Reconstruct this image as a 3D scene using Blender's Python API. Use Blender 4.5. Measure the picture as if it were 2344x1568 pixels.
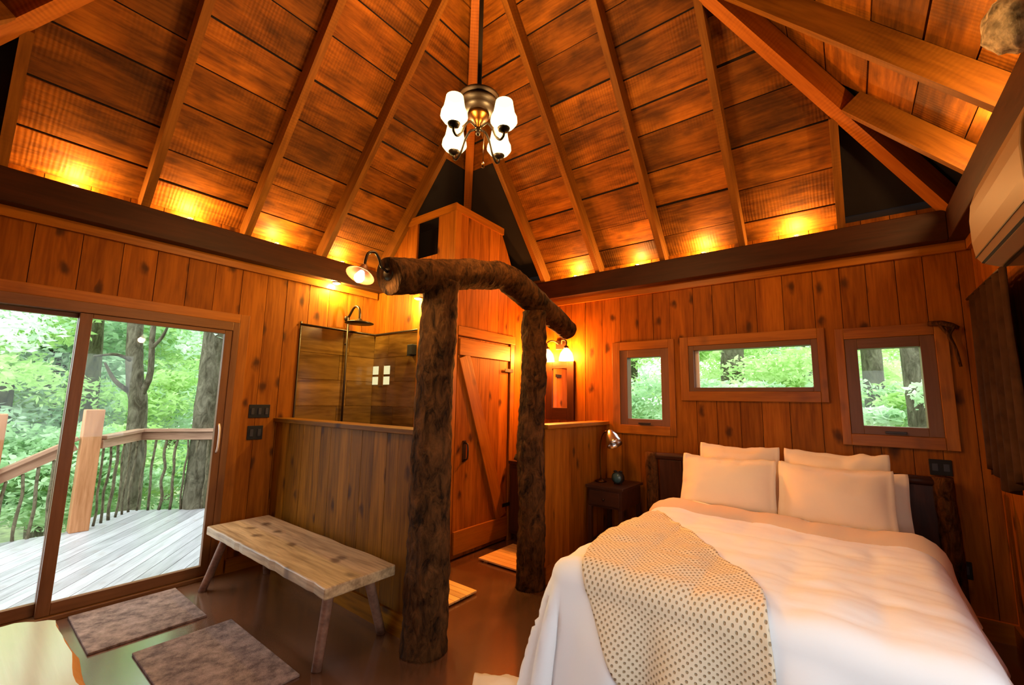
import bpy, math, random
import numpy as np
from mathutils import Vector, Matrix, noise
random.seed(7)
scene = bpy.context.scene
for o in list(bpy.data.objects):
    bpy.data.objects.remove(o)

# ------------------------------------------------------------------ camera
CAM = Vector((4.166, -4.243, 1.449))
YAW, PITCH, ROLL, FPX = math.radians(37.852), math.radians(7.576), math.radians(1.042), 993.3
cd = bpy.data.cameras.new('camera')
cd.sensor_fit = 'HORIZONTAL'
cd.sensor_width = 36.0
cd.lens = FPX / 2344 * 36.0
cd.clip_start = 0.02
cam = bpy.data.objects.new('camera', cd)
scene.collection.objects.link(cam)
_f = Vector((-math.sin(YAW), math.cos(YAW), 0)); _r = Vector((math.cos(YAW), math.sin(YAW), 0)); _u = Vector((0, 0, 1))
_f2 = _f * math.cos(PITCH) + _u * math.sin(PITCH); _u2 = _u * math.cos(PITCH) - _f * math.sin(PITCH)
_r3 = _r * math.cos(ROLL) + _u2 * math.sin(ROLL); _u3 = _u2 * math.cos(ROLL) - _r * math.sin(ROLL)
_m = Matrix((_r3, _u3, -_f2)).transposed().to_4x4(); _m.translation = CAM
cam.matrix_world = _m
scene.camera = cam

# ------------------------------------------------------------------ light and exposure
SKY = 5.0
PUCK_W, CHAND_W, SCONCE_W, SHOWER_W, BARN_W = 20.0, 150.0, 560.0, 66.0, 18.0
WARM = (1.0, 0.54, 0.17)
scene.view_settings.view_transform = 'Standard'
scene.view_settings.look = 'None'
scene.view_settings.exposure = 0.0
scene.view_settings.gamma = 1.0
scene.view_settings.use_curve_mapping = False
world = bpy.data.worlds.new('overcast_sky'); scene.world = world
world.use_nodes = True
bg = world.node_tree.nodes['Background']
bg.inputs[0].default_value = (0.86, 0.95, 1.0, 1)
bg.inputs[1].default_value = SKY
try:
    scene.cycles.use_denoising = True
    scene.cycles.adaptive_threshold = 0.05
    scene.cycles.max_bounces = 6
    scene.cycles.diffuse_bounces = 4
    scene.cycles.transparent_max_bounces = 8
    scene.cycles.sample_clamp_indirect = 6.0
    scene.cycles.caustics_reflective = False
    scene.cycles.caustics_refractive = False
except Exception:
    pass

# ------------------------------------------------------------------ helpers
COL = scene.collection
WL = {}          # world location of each object

def V(*a):
    return Vector(a)

def tag(o, label=None, cat=None, group=None, kind=None):
    if label: o['label'] = label
    if cat: o['category'] = cat
    if group: o['group'] = group
    if kind: o['kind'] = kind
    return o

def thing(name, loc, label, cat, group=None, kind=None):
    o = bpy.data.objects.new(name, None); COL.objects.link(o)
    o.empty_display_size = 0.05
    o.location = loc; WL[o] = Vector(loc)
    return tag(o, label, cat, group, kind)

def mk(name, verts, faces, mat, parent=None, smooth=False, frame=None, origin=None):
    """mesh object from world-space vertices; frame = 3x3 matrix whose columns are the local axes"""
    vs = [Vector(v) for v in verts]
    if origin is None:
        lo = Vector([min(v[i] for v in vs) for i in range(3)]); hi = Vector([max(v[i] for v in vs) for i in range(3)])
        origin = (lo + hi) / 2
        if parent is None: origin.z = lo.z
    origin = Vector(origin)
    if frame is not None:
        inv = frame.transposed()
        loc = [inv @ (v - origin) for v in vs]
    else:
        loc = [v - origin for v in vs]
    me = bpy.data.meshes.new(name)
    me.from_pydata([tuple(v) for v in loc], [], faces)
    me.update()
    if smooth:
        me.polygons.foreach_set('use_smooth', [True] * len(me.polygons))
    if mat: me.materials.append(mat)
    o = bpy.data.objects.new(name, me); COL.objects.link(o)
    WL[o] = origin
    M = frame.to_4x4() if frame is not None else Matrix.Identity(4)
    if parent is not None:
        o.parent = parent
        M.translation = origin - WL[parent]
    else:
        M.translation = origin
    o.matrix_basis = M
    return o

def axes(xd, nd):
    ex = Vector(xd).normalized(); ez = Vector(nd); ez = (ez - ex * ez.dot(ex)).normalized(); ey = ez.cross(ex)
    return Matrix((ex, ey, ez)).transposed()

def prism(polys, n, t):
    """extrude planar polygons along n by t; list of polygons in one mesh"""
    vs, fs = [], []
    n = Vector(n).normalized() * t
    for p in polys:
        p = [Vector(q) for q in p]
        nn = (p[1] - p[0]).cross(p[2] - p[0])
        if nn.dot(n) < 0: p = p[::-1]
        k = len(p); b = len(vs)
        vs += p + [q + n for q in p]
        fs.append(tuple(b + i for i in range(k))[::-1])
        fs.append(tuple(b + k + i for i in range(k)))
        for i in range(k):
            j = (i + 1) % k
            fs.append((b + i, b + j, b + k + j, b + k + i))
    return vs, fs

def plate(name, polys, n, t, xd, mat, parent=None):
    if not isinstance(polys[0][0], (tuple, list, Vector)): polys = [polys]
    vs, fs = prism(polys, n, t)
    return mk(name, vs, fs, mat, parent, frame=axes(xd, n))

def boxes(lst):
    vs, fs = [], []
    for lo, hi in lst:
        (a, b, c), (d, e, f) = lo, hi
        k = len(vs)
        vs += [(a,b,c),(d,b,c),(d,e,c),(a,e,c),(a,b,f),(d,b,f),(d,e,f),(a,e,f)]
        fs += [tuple(k+i for i in q) for q in ((3,2,1,0),(4,5,6,7),(0,1,5,4),(1,2,6,5),(2,3,7,6),(3,0,4,7))]
    return vs, fs

def box(name, lo, hi, mat, parent=None, grain='X', bevel=0.0):
    vs, fs = boxes([(lo, hi)])
    fr = {'X': ((1,0,0),(0,0,1)), 'Y': ((0,1,0),(0,0,1)), 'Z': ((0,0,1),(0,-1,0))}[grain]
    o = mk(name, vs, fs, mat, parent, frame=axes(*fr))
    if bevel:
        m = o.modifiers.new('bevel', 'BEVEL'); m.width = bevel; m.segments = 2; m.limit_method = 'ANGLE'
    return o

def beam(name, p0, p1, w, h, up, mat, parent=None, bevel=0.0):
    """bar from p0 to p1; w across, h along up; p0/p1 are on its lower centre line"""
    p0, p1 = Vector(p0), Vector(p1)
    F = axes(p1 - p0, up); ey, ez = F.col[1], F.col[2]
    vs = []
    for p in (p0, p1):
        for s, q in ((-1, 0), (1, 0), (1, 1), (-1, 1)):
            vs.append(p + ey * (s * w / 2) + ez * (q * h))
    fs = [(0,1,2,3),(7,6,5,4),(0,4,5,1),(1,5,6,2),(2,6,7,3),(3,7,4,0)]
    fs = [f[::-1] for f in fs]
    o = mk(name, vs, fs, mat, parent, frame=F)
    if bevel:
        m = o.modifiers.new('bevel', 'BEVEL'); m.width = bevel; m.segments = 2
    return o

def smooth_path(pts, n):
    pts = [Vector(p) for p in pts]
    if len(pts) < 3:
        return [pts[0].lerp(pts[1], i / n) for i in range(n + 1)]
    out = []
    P = [pts[0] * 2 - pts[1]] + pts + [pts[-1] * 2 - pts[-2]]
    segs = len(pts) - 1
    for s in range(segs):
        a, b, c, d = P[s:s + 4]
        m = max(2, n // segs)
        for i in range(m):
            t = i / m
            out.append(0.5 * ((2*b) + (c-a)*t + (2*a-5*b+4*c-d)*t*t + (-a+3*b-3*c+d)*t*t*t))
    out.append(pts[-1])
    return out

def tube_data(path, rad, seg=12, bump=0.0, bscale=6.0, seed=0.0, cap=True):
    path = [Vector(p) for p in path]
    n = len(path)
    if not hasattr(rad, '__len__'): rad = [rad] * n
    elif len(rad) != n:
        rad = list(np.interp(np.linspace(0, 1, n), np.linspace(0, 1, len(rad)), rad))
    vs, fs = [], []
    t0 = (path[1] - path[0]).normalized()
    a = Vector((1, 0, 0)) if abs(t0.x) < 0.7 else Vector((0, 1, 0))
    u = (a - t0 * a.dot(t0)).normalized()
    for i, p in enumerate(path):
        t = (path[min(i + 1, n - 1)] - path[max(i - 1, 0)]).normalized()
        u = (u - t * u.dot(t)).normalized(); w = t.cross(u)
        for k in range(seg):
            an = 2 * math.pi * k / seg
            d = u * math.cos(an) + w * math.sin(an)
            r = rad[i]
            if bump:
                q = p + d * r
                r *= 1 + bump * noise.noise(q * bscale + V(seed, seed * 2, seed)) + 0.6 * bump * noise.noise(q * bscale * 2.7 + V(seed, 0, 0)) + 0.45 * bump * noise.noise(Vector((q.x * 9, q.y * 9, q.z * 5)) * bscale * .8)
            vs.append(p + d * r)
    for i in range(n - 1):
        for k in range(seg):
            k2 = (k + 1) % seg
            fs.append((i*seg+k, i*seg+k2, (i+1)*seg+k2, (i+1)*seg+k))
    if cap:
        fs.append(tuple(range(seg))[::-1]); fs.append(tuple((n-1)*seg + k for k in range(seg)))
    return vs, fs

def tube(name, pts, rad, mat, parent=None, seg=10, n=12, bump=0.0, bscale=6.0, seed=0.0, straight=False):
    path = [Vector(p) for p in pts] if straight else smooth_path(pts, n)
    vs, fs = tube_data(path, rad, seg, bump, bscale, seed)
    o = mk(name, vs, fs, mat, parent, smooth=True)
    return o

def lathe(name, centre, prof, mat, parent=None, seg=20, axis=(0, 0, 1)):
    F = axes(Vector(axis).orthogonal(), axis)
    c = Vector(centre); vs, fs = [], []
    for r, z in prof:
        for k in range(seg):
            an = 2 * math.pi * k / seg
            vs.append(c + F @ V(r * math.cos(an), r * math.sin(an), z))
    for i in range(len(prof) - 1):
        for k in range(seg):
            k2 = (k + 1) % seg
            fs.append((i*seg+k, i*seg+k2, (i+1)*seg+k2, (i+1)*seg+k))
    if prof[0][0] > 1e-4: fs.append(tuple(range(seg))[::-1])
    if prof[-1][0] > 1e-4: fs.append(tuple((len(prof)-1)*seg + k for k in range(seg)))
    return mk(name, vs, fs, mat, parent, smooth=True)

def rects_minus(r, holes):
    """rect (u0,u1,v0,v1) minus holes -> list of rects"""
    out = [r]
    for h in holes:
        nxt = []
        for a in out:
            u0, u1, v0, v1 = a
            hu0, hu1, hv0, hv1 = max(u0, h[0]), min(u1, h[1]), max(v0, h[2]), min(v1, h[3])
            if hu0 >= hu1 or hv0 >= hv1:
                nxt.append(a); continue
            if v0 < hv0: nxt.append((u0, u1, v0, hv0))
            if hv1 < v1: nxt.append((u0, u1, hv1, v1))
            if u0 < hu0: nxt.append((u0, hu0, hv0, hv1))
            if hu1 < u1: nxt.append((hu1, u1, hv0, hv1))
        out = nxt
    return [a for a in out if a[1] - a[0] > 0.004 and a[3] - a[2] > 0.004]

def clip_poly(p, f):
    """clip polygon by half-space f(q) >= 0"""
    out = []
    for i in range(len(p)):
        a, b = p[i], p[(i + 1) % len(p)]
        fa, fb = f(a), f(b)
        if fa >= 0: out.append(a)
        if fa * fb < 0:
            t = fa / (fa - fb); out.append(tuple(a[k] + (b[k] - a[k]) * t for k in range(len(a))))
    return out

# ------------------------------------------------------------------ materials
def nt(name):
    m = bpy.data.materials.new(name); m.use_nodes = True
    t = m.node_tree; b = t.nodes['Principled BSDF']
    return m, t, b

def N(t, kind, **kw):
    n = t.nodes.new(kind)
    for k, v in kw.items():
        if hasattr(n, k): setattr(n, k, v)
    return n

def plain(name, col, rough=0.5, metal=0.0, spec=None, noise_amt=0.0, nscale=20.0, bump=0.0):
    m, t, b = nt(name)
    b.inputs['Base Color'].default_value = (*col, 1)
    b.inputs['Roughness'].default_value = rough
    b.inputs['Metallic'].default_value = metal
    if spec is not None: b.inputs['Specular IOR Level'].default_value = spec
    if noise_amt or bump:
        tc = N(t, 'ShaderNodeTexCoord'); nz = N(t, 'ShaderNodeTexNoise')
        nz.inputs['Scale'].default_value = nscale; nz.inputs['Detail'].default_value = 4
        t.links.new(tc.outputs['Object'], nz.inputs['Vector'])
        if noise_amt:
            mx = N(t, 'ShaderNodeMix', data_type='RGBA', blend_type='MULTIPLY')
            mx.inputs[0].default_value = 1
            rp = N(t, 'ShaderNodeMapRange')
            rp.inputs['From Min'].default_value = 0.3; rp.inputs['From Max'].default_value = 0.7
            rp.inputs['To Min'].default_value = 1 - noise_amt; rp.inputs['To Max'].default_value = 1 + noise_amt
            t.links.new(nz.outputs[0], rp.inputs[0])
            mx.inputs[6].default_value = (*col, 1); t.links.new(rp.outputs[0], mx.inputs[7])
            t.links.new(mx.outputs[2], b.inputs['Base Color'])
        if bump:
            bp = N(t, 'ShaderNodeBump'); bp.inputs['Strength'].default_value = bump; bp.inputs['Distance'].default_value = 0.01
            t.links.new(nz.outputs[0], bp.inputs['Height']); t.links.new(bp.outputs[0], b.inputs['Normal'])
    return m

def wood(name, dark, light, rough=0.45, knots=1.0, vary=0.35, stretch=14.0, fine=1.0, bump=0.25, saw=0.0, coat=0.0, spec=0.18, knot_col=(0.05, 0.016, 0.004), blotch=0.0):
    """board wood, grain along local X; every object gets its own piece of the figure"""
    m, t, b = nt(name)
    L = t.links.new
    tc = N(t, 'ShaderNodeTexCoord'); oi = N(t, 'ShaderNodeObjectInfo')
    mul = N(t, 'ShaderNodeVectorMath', operation='SCALE'); mul.inputs[0].default_value = (37.0, 53.0, 71.0)
    L(oi.outputs['Random'], mul.inputs[3])
    add = N(t, 'ShaderNodeVectorMath', operation='ADD'); L(tc.outputs['Object'], add.inputs[0]); L(mul.outputs[0], add.inputs[1])
    # broad figure
    mp = N(t, 'ShaderNodeMapping'); mp.inputs['Scale'].default_value = (1.1, 9.0, 9.0)
    L(add.outputs[0], mp.inputs['Vector'])
    n1 = N(t, 'ShaderNodeTexNoise'); n1.inputs['Scale'].default_value = 1.0; n1.inputs['Detail'].default_value = 5; n1.inputs['Distortion'].default_value = 1.2
    L(mp.outputs[0], n1.inputs['Vector'])
    # fine grain
    mp2 = N(t, 'ShaderNodeMapping'); mp2.inputs['Scale'].default_value = (4.0, 4.0 * stretch, 4.0 * stretch)
    L(add.outputs[0], mp2.inputs['Vector'])
    n2 = N(t, 'ShaderNodeTexNoise'); n2.inputs['Scale'].default_value = 1.0; n2.inputs['Detail'].default_value = 3; n2.inputs['Distortion'].default_value = 0.4
    L(mp2.outputs[0], n2.inputs['Vector'])
    mixf = N(t, 'ShaderNodeMath', operation='MULTIPLY_ADD'); mixf.inputs[1].default_value = 0.45 * fine
    L(n2.outputs[0], mixf.inputs[0])
    sc = N(t, 'ShaderNodeMath', operation='MULTIPLY'); sc.inputs[1].default_value = 1.0 - 0.35 * fine; L(n1.outputs[0], sc.inputs[0])
    L(sc.outputs[0], mixf.inputs[2])
    cr = N(t, 'ShaderNodeValToRGB')
    cr.color_ramp.elements[0].position = 0.34; cr.color_ramp.elements[0].color = (*dark, 1)
    cr.color_ramp.elements[1].position = 0.68; cr.color_ramp.elements[1].color = (*light, 1)
    L(mixf.outputs[0], cr.inputs[0])
    col = cr.outputs[0]
    # per board tone
    mr = N(t, 'ShaderNodeMapRange'); mr.inputs['To Min'].default_value = 1 - vary; mr.inputs['To Max'].default_value = 1 + vary * 0.6
    fr = N(t, 'ShaderNodeMath', operation='FRACT'); m7 = N(t, 'ShaderNodeMath', operation='MULTIPLY'); m7.inputs[1].default_value = 7.13
    L(oi.outputs['Random'], m7.inputs[0]); L(m7.outputs[0], fr.inputs[0]); L(fr.outputs[0], mr.inputs[0])
    mx = N(t, 'ShaderNodeMix', data_type='RGBA', blend_type='MULTIPLY'); mx.inputs[0].default_value = 1
    L(col, mx.inputs[6]); L(mr.outputs[0], mx.inputs[7]); col = mx.outputs[2]
    h = mixf.outputs[0]
    if knots:
        mp3 = N(t, 'ShaderNodeMapping'); mp3.inputs['Scale'].default_value = (2.6, 4.6, 1.0)
        L(add.outputs[0], mp3.inputs['Vector'])
        nd = N(t, 'ShaderNodeTexNoise'); nd.inputs['Scale'].default_value = 3.0
        L(mp3.outputs[0], nd.inputs['Vector'])
        vm = N(t, 'ShaderNodeVectorMath', operation='MULTIPLY_ADD'); vm.inputs[1].default_value = (0.3, 0.3, 0)
        L(nd.outputs['Color'], vm.inputs[0]); L(mp3.outputs[0], vm.inputs[2])
        vo = N(t, 'ShaderNodeTexVoronoi', voronoi_dimensions='2D'); vo.inputs['Scale'].default_value = 1.0; vo.inputs['Randomness'].default_value = 1.0
        L(vm.outputs[0], vo.inputs['Vector'])
        kr = N(t, 'ShaderNodeMapRange'); kr.interpolation_type = 'SMOOTHSTEP'
        kr.inputs['From Min'].default_value = 0.03; kr.inputs['From Max'].default_value = 0.19
        kr.inputs['To Min'].default_value = 0.9 * knots; kr.inputs['To Max'].default_value = 0.0
        L(vo.outputs['Distance'], kr.inputs[0])
        sp = N(t, 'ShaderNodeSeparateColor'); L(vo.outputs['Color'], sp.inputs[0])
        gt = N(t, 'ShaderNodeMath', operation='GREATER_THAN'); gt.inputs[1].default_value = 0.42; L(sp.outputs[0], gt.inputs[0])
        mk_ = N(t, 'ShaderNodeMath', operation='MULTIPLY'); L(kr.outputs[0], mk_.inputs[0]); L(gt.outputs[0], mk_.inputs[1])
        mk2 = N(t, 'ShaderNodeMix', data_type='RGBA'); mk2.inputs[7].default_value = (*knot_col, 1)
        L(mk_.outputs[0], mk2.inputs[0]); L(col, mk2.inputs[6]); col = mk2.outputs[2]
    if blotch:
        nb = N(t, 'ShaderNodeTexNoise'); nb.inputs['Scale'].default_value = 3.2; nb.inputs['Detail'].default_value = 5; nb.inputs['Roughness'].default_value = 0.6
        mpb = N(t, 'ShaderNodeMapping'); mpb.inputs['Scale'].default_value = (1.0, 2.2, 1.0); L(add.outputs[0], mpb.inputs['Vector']); L(mpb.outputs[0], nb.inputs['Vector'])
        mb = N(t, 'ShaderNodeMapRange'); mb.inputs['From Min'].default_value = 0.36; mb.inputs['From Max'].default_value = 0.62
        mb.inputs['To Min'].default_value = 1 - blotch; mb.inputs['To Max'].default_value = 1.1
        L(nb.outputs[0], mb.inputs[0])
        mxb = N(t, 'ShaderNodeMix', data_type='RGBA', blend_type='MULTIPLY'); mxb.inputs[0].default_value = 1
        L(col, mxb.inputs[6]); L(mb.outputs[0], mxb.inputs[7]); col = mxb.outputs[2]
    if saw:
        mp4 = N(t, 'ShaderNodeMapping'); mp4.inputs['Scale'].default_value = (1.0, 0.25, 1.0)
        L(add.outputs[0], mp4.inputs['Vector'])
        wv0 = N(t, 'ShaderNodeTexWave'); wv0.inputs['Scale'].default_value = 13.0; wv0.inputs['Distortion'].default_value = 5.0; wv0.inputs['Detail'].default_value = 3; wv0.inputs['Detail Scale'].default_value = 0.7
        L(mp4.outputs[0], wv0.inputs['Vector'])
        npm = N(t, 'ShaderNodeTexNoise'); npm.inputs['Scale'].default_value = 1.7; L(add.outputs[0], npm.inputs['Vector'])
        rpm = N(t, 'ShaderNodeMapRange'); rpm.inputs['From Min'].default_value = 0.46; rpm.inputs['From Max'].default_value = 0.62; L(npm.outputs[0], rpm.inputs[0])
        wv = N(t, 'ShaderNodeMix', data_type='FLOAT'); wv.inputs[2].default_value = 0.6
        L(rpm.outputs[0], wv.inputs[0]); L(wv0.outputs[0], wv.inputs[3])
        ms = N(t, 'ShaderNodeMath', operation='MULTIPLY_ADD'); ms.inputs[1].default_value = saw
        L(wv.outputs[0], ms.inputs[0]); L(h, ms.inputs[2]); h = ms.outputs[0]
        m9 = N(t, 'ShaderNodeMapRange'); m9.inputs['To Min'].default_value = 1 - saw * 0.35; m9.inputs['To Max'].default_value = 1 + saw * 0.2
        L(wv.outputs[0], m9.inputs[0])
        mx9 = N(t, 'ShaderNodeMix', data_type='RGBA', blend_type='MULTIPLY'); mx9.inputs[0].default_value = 1
        L(col, mx9.inputs[6]); L(m9.outputs[0], mx9.inputs[7]); col = mx9.outputs[2]
    L(col, b.inputs['Base Color'])
    b.inputs['Roughness'].default_value = rough
    b.inputs['Specular IOR Level'].default_value = spec
    if coat:
        b.inputs['Coat Weight'].default_value = coat; b.inputs['Coat Roughness'].default_value = 0.15; b.inputs['Coat IOR'].default_value = 1.8
    if bump:
        bp = N(t, 'ShaderNodeBump'); bp.inputs['Strength'].default_value = bump; bp.inputs['Distance'].default_value = 0.006
        L(h, bp.inputs['Height']); L(bp.outputs[0], b.inputs['Normal'])
    return m

def bark(name, dark, light, scale=1.0):
    m, t, b = nt(name); L = t.links.new
    tc = N(t, 'ShaderNodeTexCoord')
    mp = N(t, 'ShaderNodeMapping'); mp.inputs['Scale'].default_value = (16 * scale, 16 * scale, 7 * scale)
    L(tc.outputs['Object'], mp.inputs['Vector'])
    nz = N(t, 'ShaderNodeTexNoise'); nz.inputs['Scale'].default_value = 1.0; nz.inputs['Detail'].default_value = 6; nz.inputs['Roughness'].default_value = 0.7; nz.inputs['Distortion'].default_value = 0.8
    L(mp.outputs[0], nz.inputs['Vector'])
    vo = N(t, 'ShaderNodeTexVoronoi'); vo.feature = 'DISTANCE_TO_EDGE'; vo.inputs['Scale'].default_value = 1.6
    L(mp.outputs[0], vo.inputs['Vector'])
    cr = N(t, 'ShaderNodeValToRGB'); cr.color_ramp.elements[0].position = 0.36; cr.color_ramp.elements[0].color = (*dark, 1)
    cr.color_ramp.elements[1].position = 0.66; cr.color_ramp.elements[1].color = (*light, 1)
    L(nz.outputs[0], cr.inputs[0]); L(cr.outputs[0], b.inputs['Base Color'])
    ad = N(t, 'ShaderNodeMath', operation='MULTIPLY_ADD'); ad.inputs[1].default_value = 1.0; L(vo.outputs['Distance'], ad.inputs[0]); L(nz.outputs[0], ad.inputs[2])
    bp = N(t, 'ShaderNodeBump'); bp.inputs['Strength'].default_value = 0.9; bp.inputs['Distance'].default_value = 0.02
    L(ad.outputs[0], bp.inputs['Height']); L(bp.outputs[0], b.inputs['Normal'])
    b.inputs['Roughness'].default_value = 0.85
    b.inputs['Specular IOR Level'].default_value = 0.1
    return m

def glow(name, col, strength):
    m = bpy.data.materials.new(name); m.use_nodes = True; t = m.node_tree
    t.nodes.remove(t.nodes['Principled BSDF'])
    e = N(t, 'ShaderNodeEmission'); e.inputs[0].default_value = (*col, 1); e.inputs[1].default_value = strength
    t.links.new(e.outputs[0], t.nodes['Material Output'].inputs[0])
    return m

def lit_shade(name, col, strength, through=0.42):
    m = glow(name, col, strength); t = m.node_tree
    e = [n for n in t.nodes if n.type == 'EMISSION'][0]
    tr = N(t, 'ShaderNodeBsdfTransparent'); mx = N(t, 'ShaderNodeMixShader'); mx.inputs[0].default_value = through
    t.links.new(e.outputs[0], mx.inputs[1]); t.links.new(tr.outputs[0], mx.inputs[2]); t.links.new(mx.outputs[0], t.nodes['Material Output'].inputs[0])
    return m

def glass(name, tint=(1, 1, 1), refl=0.014):
    m = bpy.data.materials.new(name); m.use_nodes = True; t = m.node_tree
    t.nodes.remove(t.nodes['Principled BSDF'])
    tr = N(t, 'ShaderNodeBsdfTransparent'); tr.inputs[0].default_value = (*tint, 1)
    gl = N(t, 'ShaderNodeBsdfGlossy'); gl.inputs['Roughness'].default_value = 0.02
    mx = N(t, 'ShaderNodeMixShader'); mx.inputs[0].default_value = refl
    t.links.new(tr.outputs[0], mx.inputs[1]); t.links.new(gl.outputs[0], mx.inputs[2])
    t.links.new(mx.outputs[0], t.nodes['Material Output'].inputs[0])
    return m

def leafmat(name, a, b_, trans=0.45):
    m = bpy.data.materials.new(name); m.use_nodes = True; t = m.node_tree; L = t.links.new
    t.nodes.remove(t.nodes['Principled BSDF'])
    tc = N(t, 'ShaderNodeTexCoord'); nz = N(t, 'ShaderNodeTexNoise'); nz.inputs['Scale'].default_value = 2.2; nz.inputs['Detail'].default_value = 4
    L(tc.outputs['Object'], nz.inputs['Vector'])
    cr = N(t, 'ShaderNodeValToRGB'); cr.color_ramp.elements[0].position = 0.35; cr.color_ramp.elements[0].color = (*a, 1)
    cr.color_ramp.elements[1].position = 0.65; cr.color_ramp.elements[1].color = (*b_, 1)
    L(nz.outputs[0], cr.inputs[0])
    d = N(t, 'ShaderNodeBsdfDiffuse'); tl = N(t, 'ShaderNodeBsdfTranslucent'); mx = N(t, 'ShaderNodeMixShader'); mx.inputs[0].default_value = trans
    L(cr.outputs[0], d.inputs[0]); L(cr.outputs[0], tl.inputs[0]); L(d.outputs[0], mx.inputs[1]); L(tl.outputs[0], mx.inputs[2])
    L(mx.outputs[0], t.nodes['Material Output'].inputs[0])
    return m

M = {}
M['pine'] = wood('knotty_pine', (0.15, 0.036, 0.002), (0.33, 0.098, 0.006), rough=0.5, spec=0.08, knots=1.0, vary=0.22)
M['pine_pale'] = wood('pale_knotty_pine', (0.09, 0.029, 0.002), (0.28, 0.105, 0.005), rough=0.5, spec=0.08, knots=1.0, vary=0.32)
M['trimwood'] = wood('pine_trim', (0.20, 0.056, 0.003), (0.36, 0.115, 0.007), rough=0.4, knots=0.35, vary=0.1)
M['rough'] = wood('rough_sawn_roof_board', (0.115, 0.030, 0.002), (0.36, 0.115, 0.007), rough=0.6, knots=0.5, vary=0.45, saw=0.45, bump=0.45, blotch=0.5)
M['rafter'] = wood('rafter_wood', (0.13, 0.042, 0.003), (0.27, 0.10, 0.009), rough=0.6, knots=0.3, vary=0.2, saw=0.25)
M['hip'] = wood('hip_beam_wood', (0.26, 0.065, 0.004), (0.44, 0.13, 0.009), rough=0.6, knots=0.3, vary=0.1, saw=0.5)
M['darkbeam'] = wood('dark_stained_beam', (0.022, 0.006, 0.002), (0.050, 0.013, 0.004), rough=0.5, knots=0.3, vary=0.15)
M['doorframe'] = wood('brown_door_frame', (0.13, 0.05, 0.016), (0.20, 0.085, 0.028), rough=0.4, knots=0.0, vary=0.05)
M['winframe'] = wood('bronze_window_frame', (0.13, 0.055, 0.022), (0.18, 0.08, 0.034), rough=0.4, knots=0.0, vary=0.05)
M['bench'] = wood('weathered_bench_wood', (0.20, 0.115, 0.05), (0.56, 0.38, 0.20), rough=0.4, spec=0.5, knots=0.8, vary=0.1, fine=1.2)
M['benchleg'] = wood('bench_leg_wood', (0.14, 0.065, 0.04), (0.30, 0.15, 0.09), rough=0.5, knots=0.2, vary=0.1)
M['teak'] = wood('pale_mat_slat', (0.62, 0.34, 0.10), (0.85, 0.52, 0.18), rough=0.5, knots=0.2, vary=0.2)
M['tile'] = wood('wood_look_tile', (0.06, 0.026, 0.004), (0.20, 0.10, 0.02), rough=0.16, spec=0.5, knots=0.25, vary=0.3, stretch=6, bump=0.03)
M['darkwood'] = wood('dark_furniture_wood', (0.025, 0.010, 0.006), (0.06, 0.02, 0.010), rough=0.4, knots=0.0, vary=0.1)
M['deck'] = wood('grey_deck_board', (0.25, 0.245, 0.25), (0.50, 0.49, 0.50), rough=0.35, spec=0.5, knots=0.3, vary=0.2, knot_col=(0.2, 0.13, 0.1))
M['cedar'] = wood('cedar_post', (0.30, 0.12, 0.042), (0.50, 0.235, 0.105), rough=0.5, knots=0.3, vary=0.1)
M['railwood'] = wood('rail_wood', (0.22, 0.11, 0.06), (0.45, 0.27, 0.17), rough=0.4, knots=0.2, vary=0.15)
M['tabletop'] = wood('bleached_table_top', (0.66, 0.73, 0.78), (0.76, 0.83, 0.88), rough=0.22, spec=0.8, knots=0.15, vary=0.02, knot_col=(0.5, 0.4, 0.3), coat=1.0)
M['edgewood'] = wood('live_edge_bark', (0.30, 0.12, 0.03), (0.55, 0.26, 0.07), rough=0.5, knots=0.2, vary=0.05)
M['bark'] = bark('log_bark', (0.012, 0.005, 0.0015), (0.125, 0.047, 0.012))
M['bark_out'] = bark('tree_bark', (0.05, 0.045, 0.025), (0.19, 0.175, 0.115), 0.6)
M['stick'] = bark('branch_stick', (0.07, 0.06, 0.035), (0.26, 0.23, 0.14), 1.0)
M['backing'] = plain('wall_core', (0.10, 0.03, 0.008), 0.9)
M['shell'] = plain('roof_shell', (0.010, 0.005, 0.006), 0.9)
M['black'] = plain('black_plastic', (0.012, 0.010, 0.010), 0.6, spec=0.2)
M['bronze'] = plain('oil_rubbed_bronze', (0.03, 0.016, 0.008), 0.4, metal=0.5)
M['copper'] = plain('dark_copper', (0.16, 0.05, 0.015), 0.45, metal=0.3)
M['darkbronze'] = plain('dark_bronze', (0.0035, 0.0018, 0.001), 0.45, spec=0.12)
M['brass'] = plain('aged_brass', (0.07, 0.028, 0.006), 0.35, metal=1.0)
M['steel'] = plain('brushed_nickel', (0.62, 0.60, 0.58), 0.25, metal=1.0)
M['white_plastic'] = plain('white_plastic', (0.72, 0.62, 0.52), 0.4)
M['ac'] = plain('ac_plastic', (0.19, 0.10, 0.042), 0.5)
M['grille'] = plain('dark_vent', (0.02, 0.015, 0.015), 0.5)
M['mirror'] = plain('mirror_glass', (0.85, 0.85, 0.85), 0.03, metal=1.0)
M['glass'] = glass('window_glass')
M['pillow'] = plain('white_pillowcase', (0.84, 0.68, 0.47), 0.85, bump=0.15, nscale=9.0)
M['duvet'] = plain('white_duvet', (0.84, 0.84, 0.84), 0.9, bump=0.25, nscale=7.0)
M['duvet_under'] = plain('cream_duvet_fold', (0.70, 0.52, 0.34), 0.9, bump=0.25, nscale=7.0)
M['curtain'] = plain('brown_curtain', (0.040, 0.018, 0.007), 0.95, spec=0.05, noise_amt=0.3, nscale=14)
M['nest'] = plain('papery_nest', (0.42, 0.33, 0.22), 0.95, noise_amt=0.7, nscale=30, bump=1.0)
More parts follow.
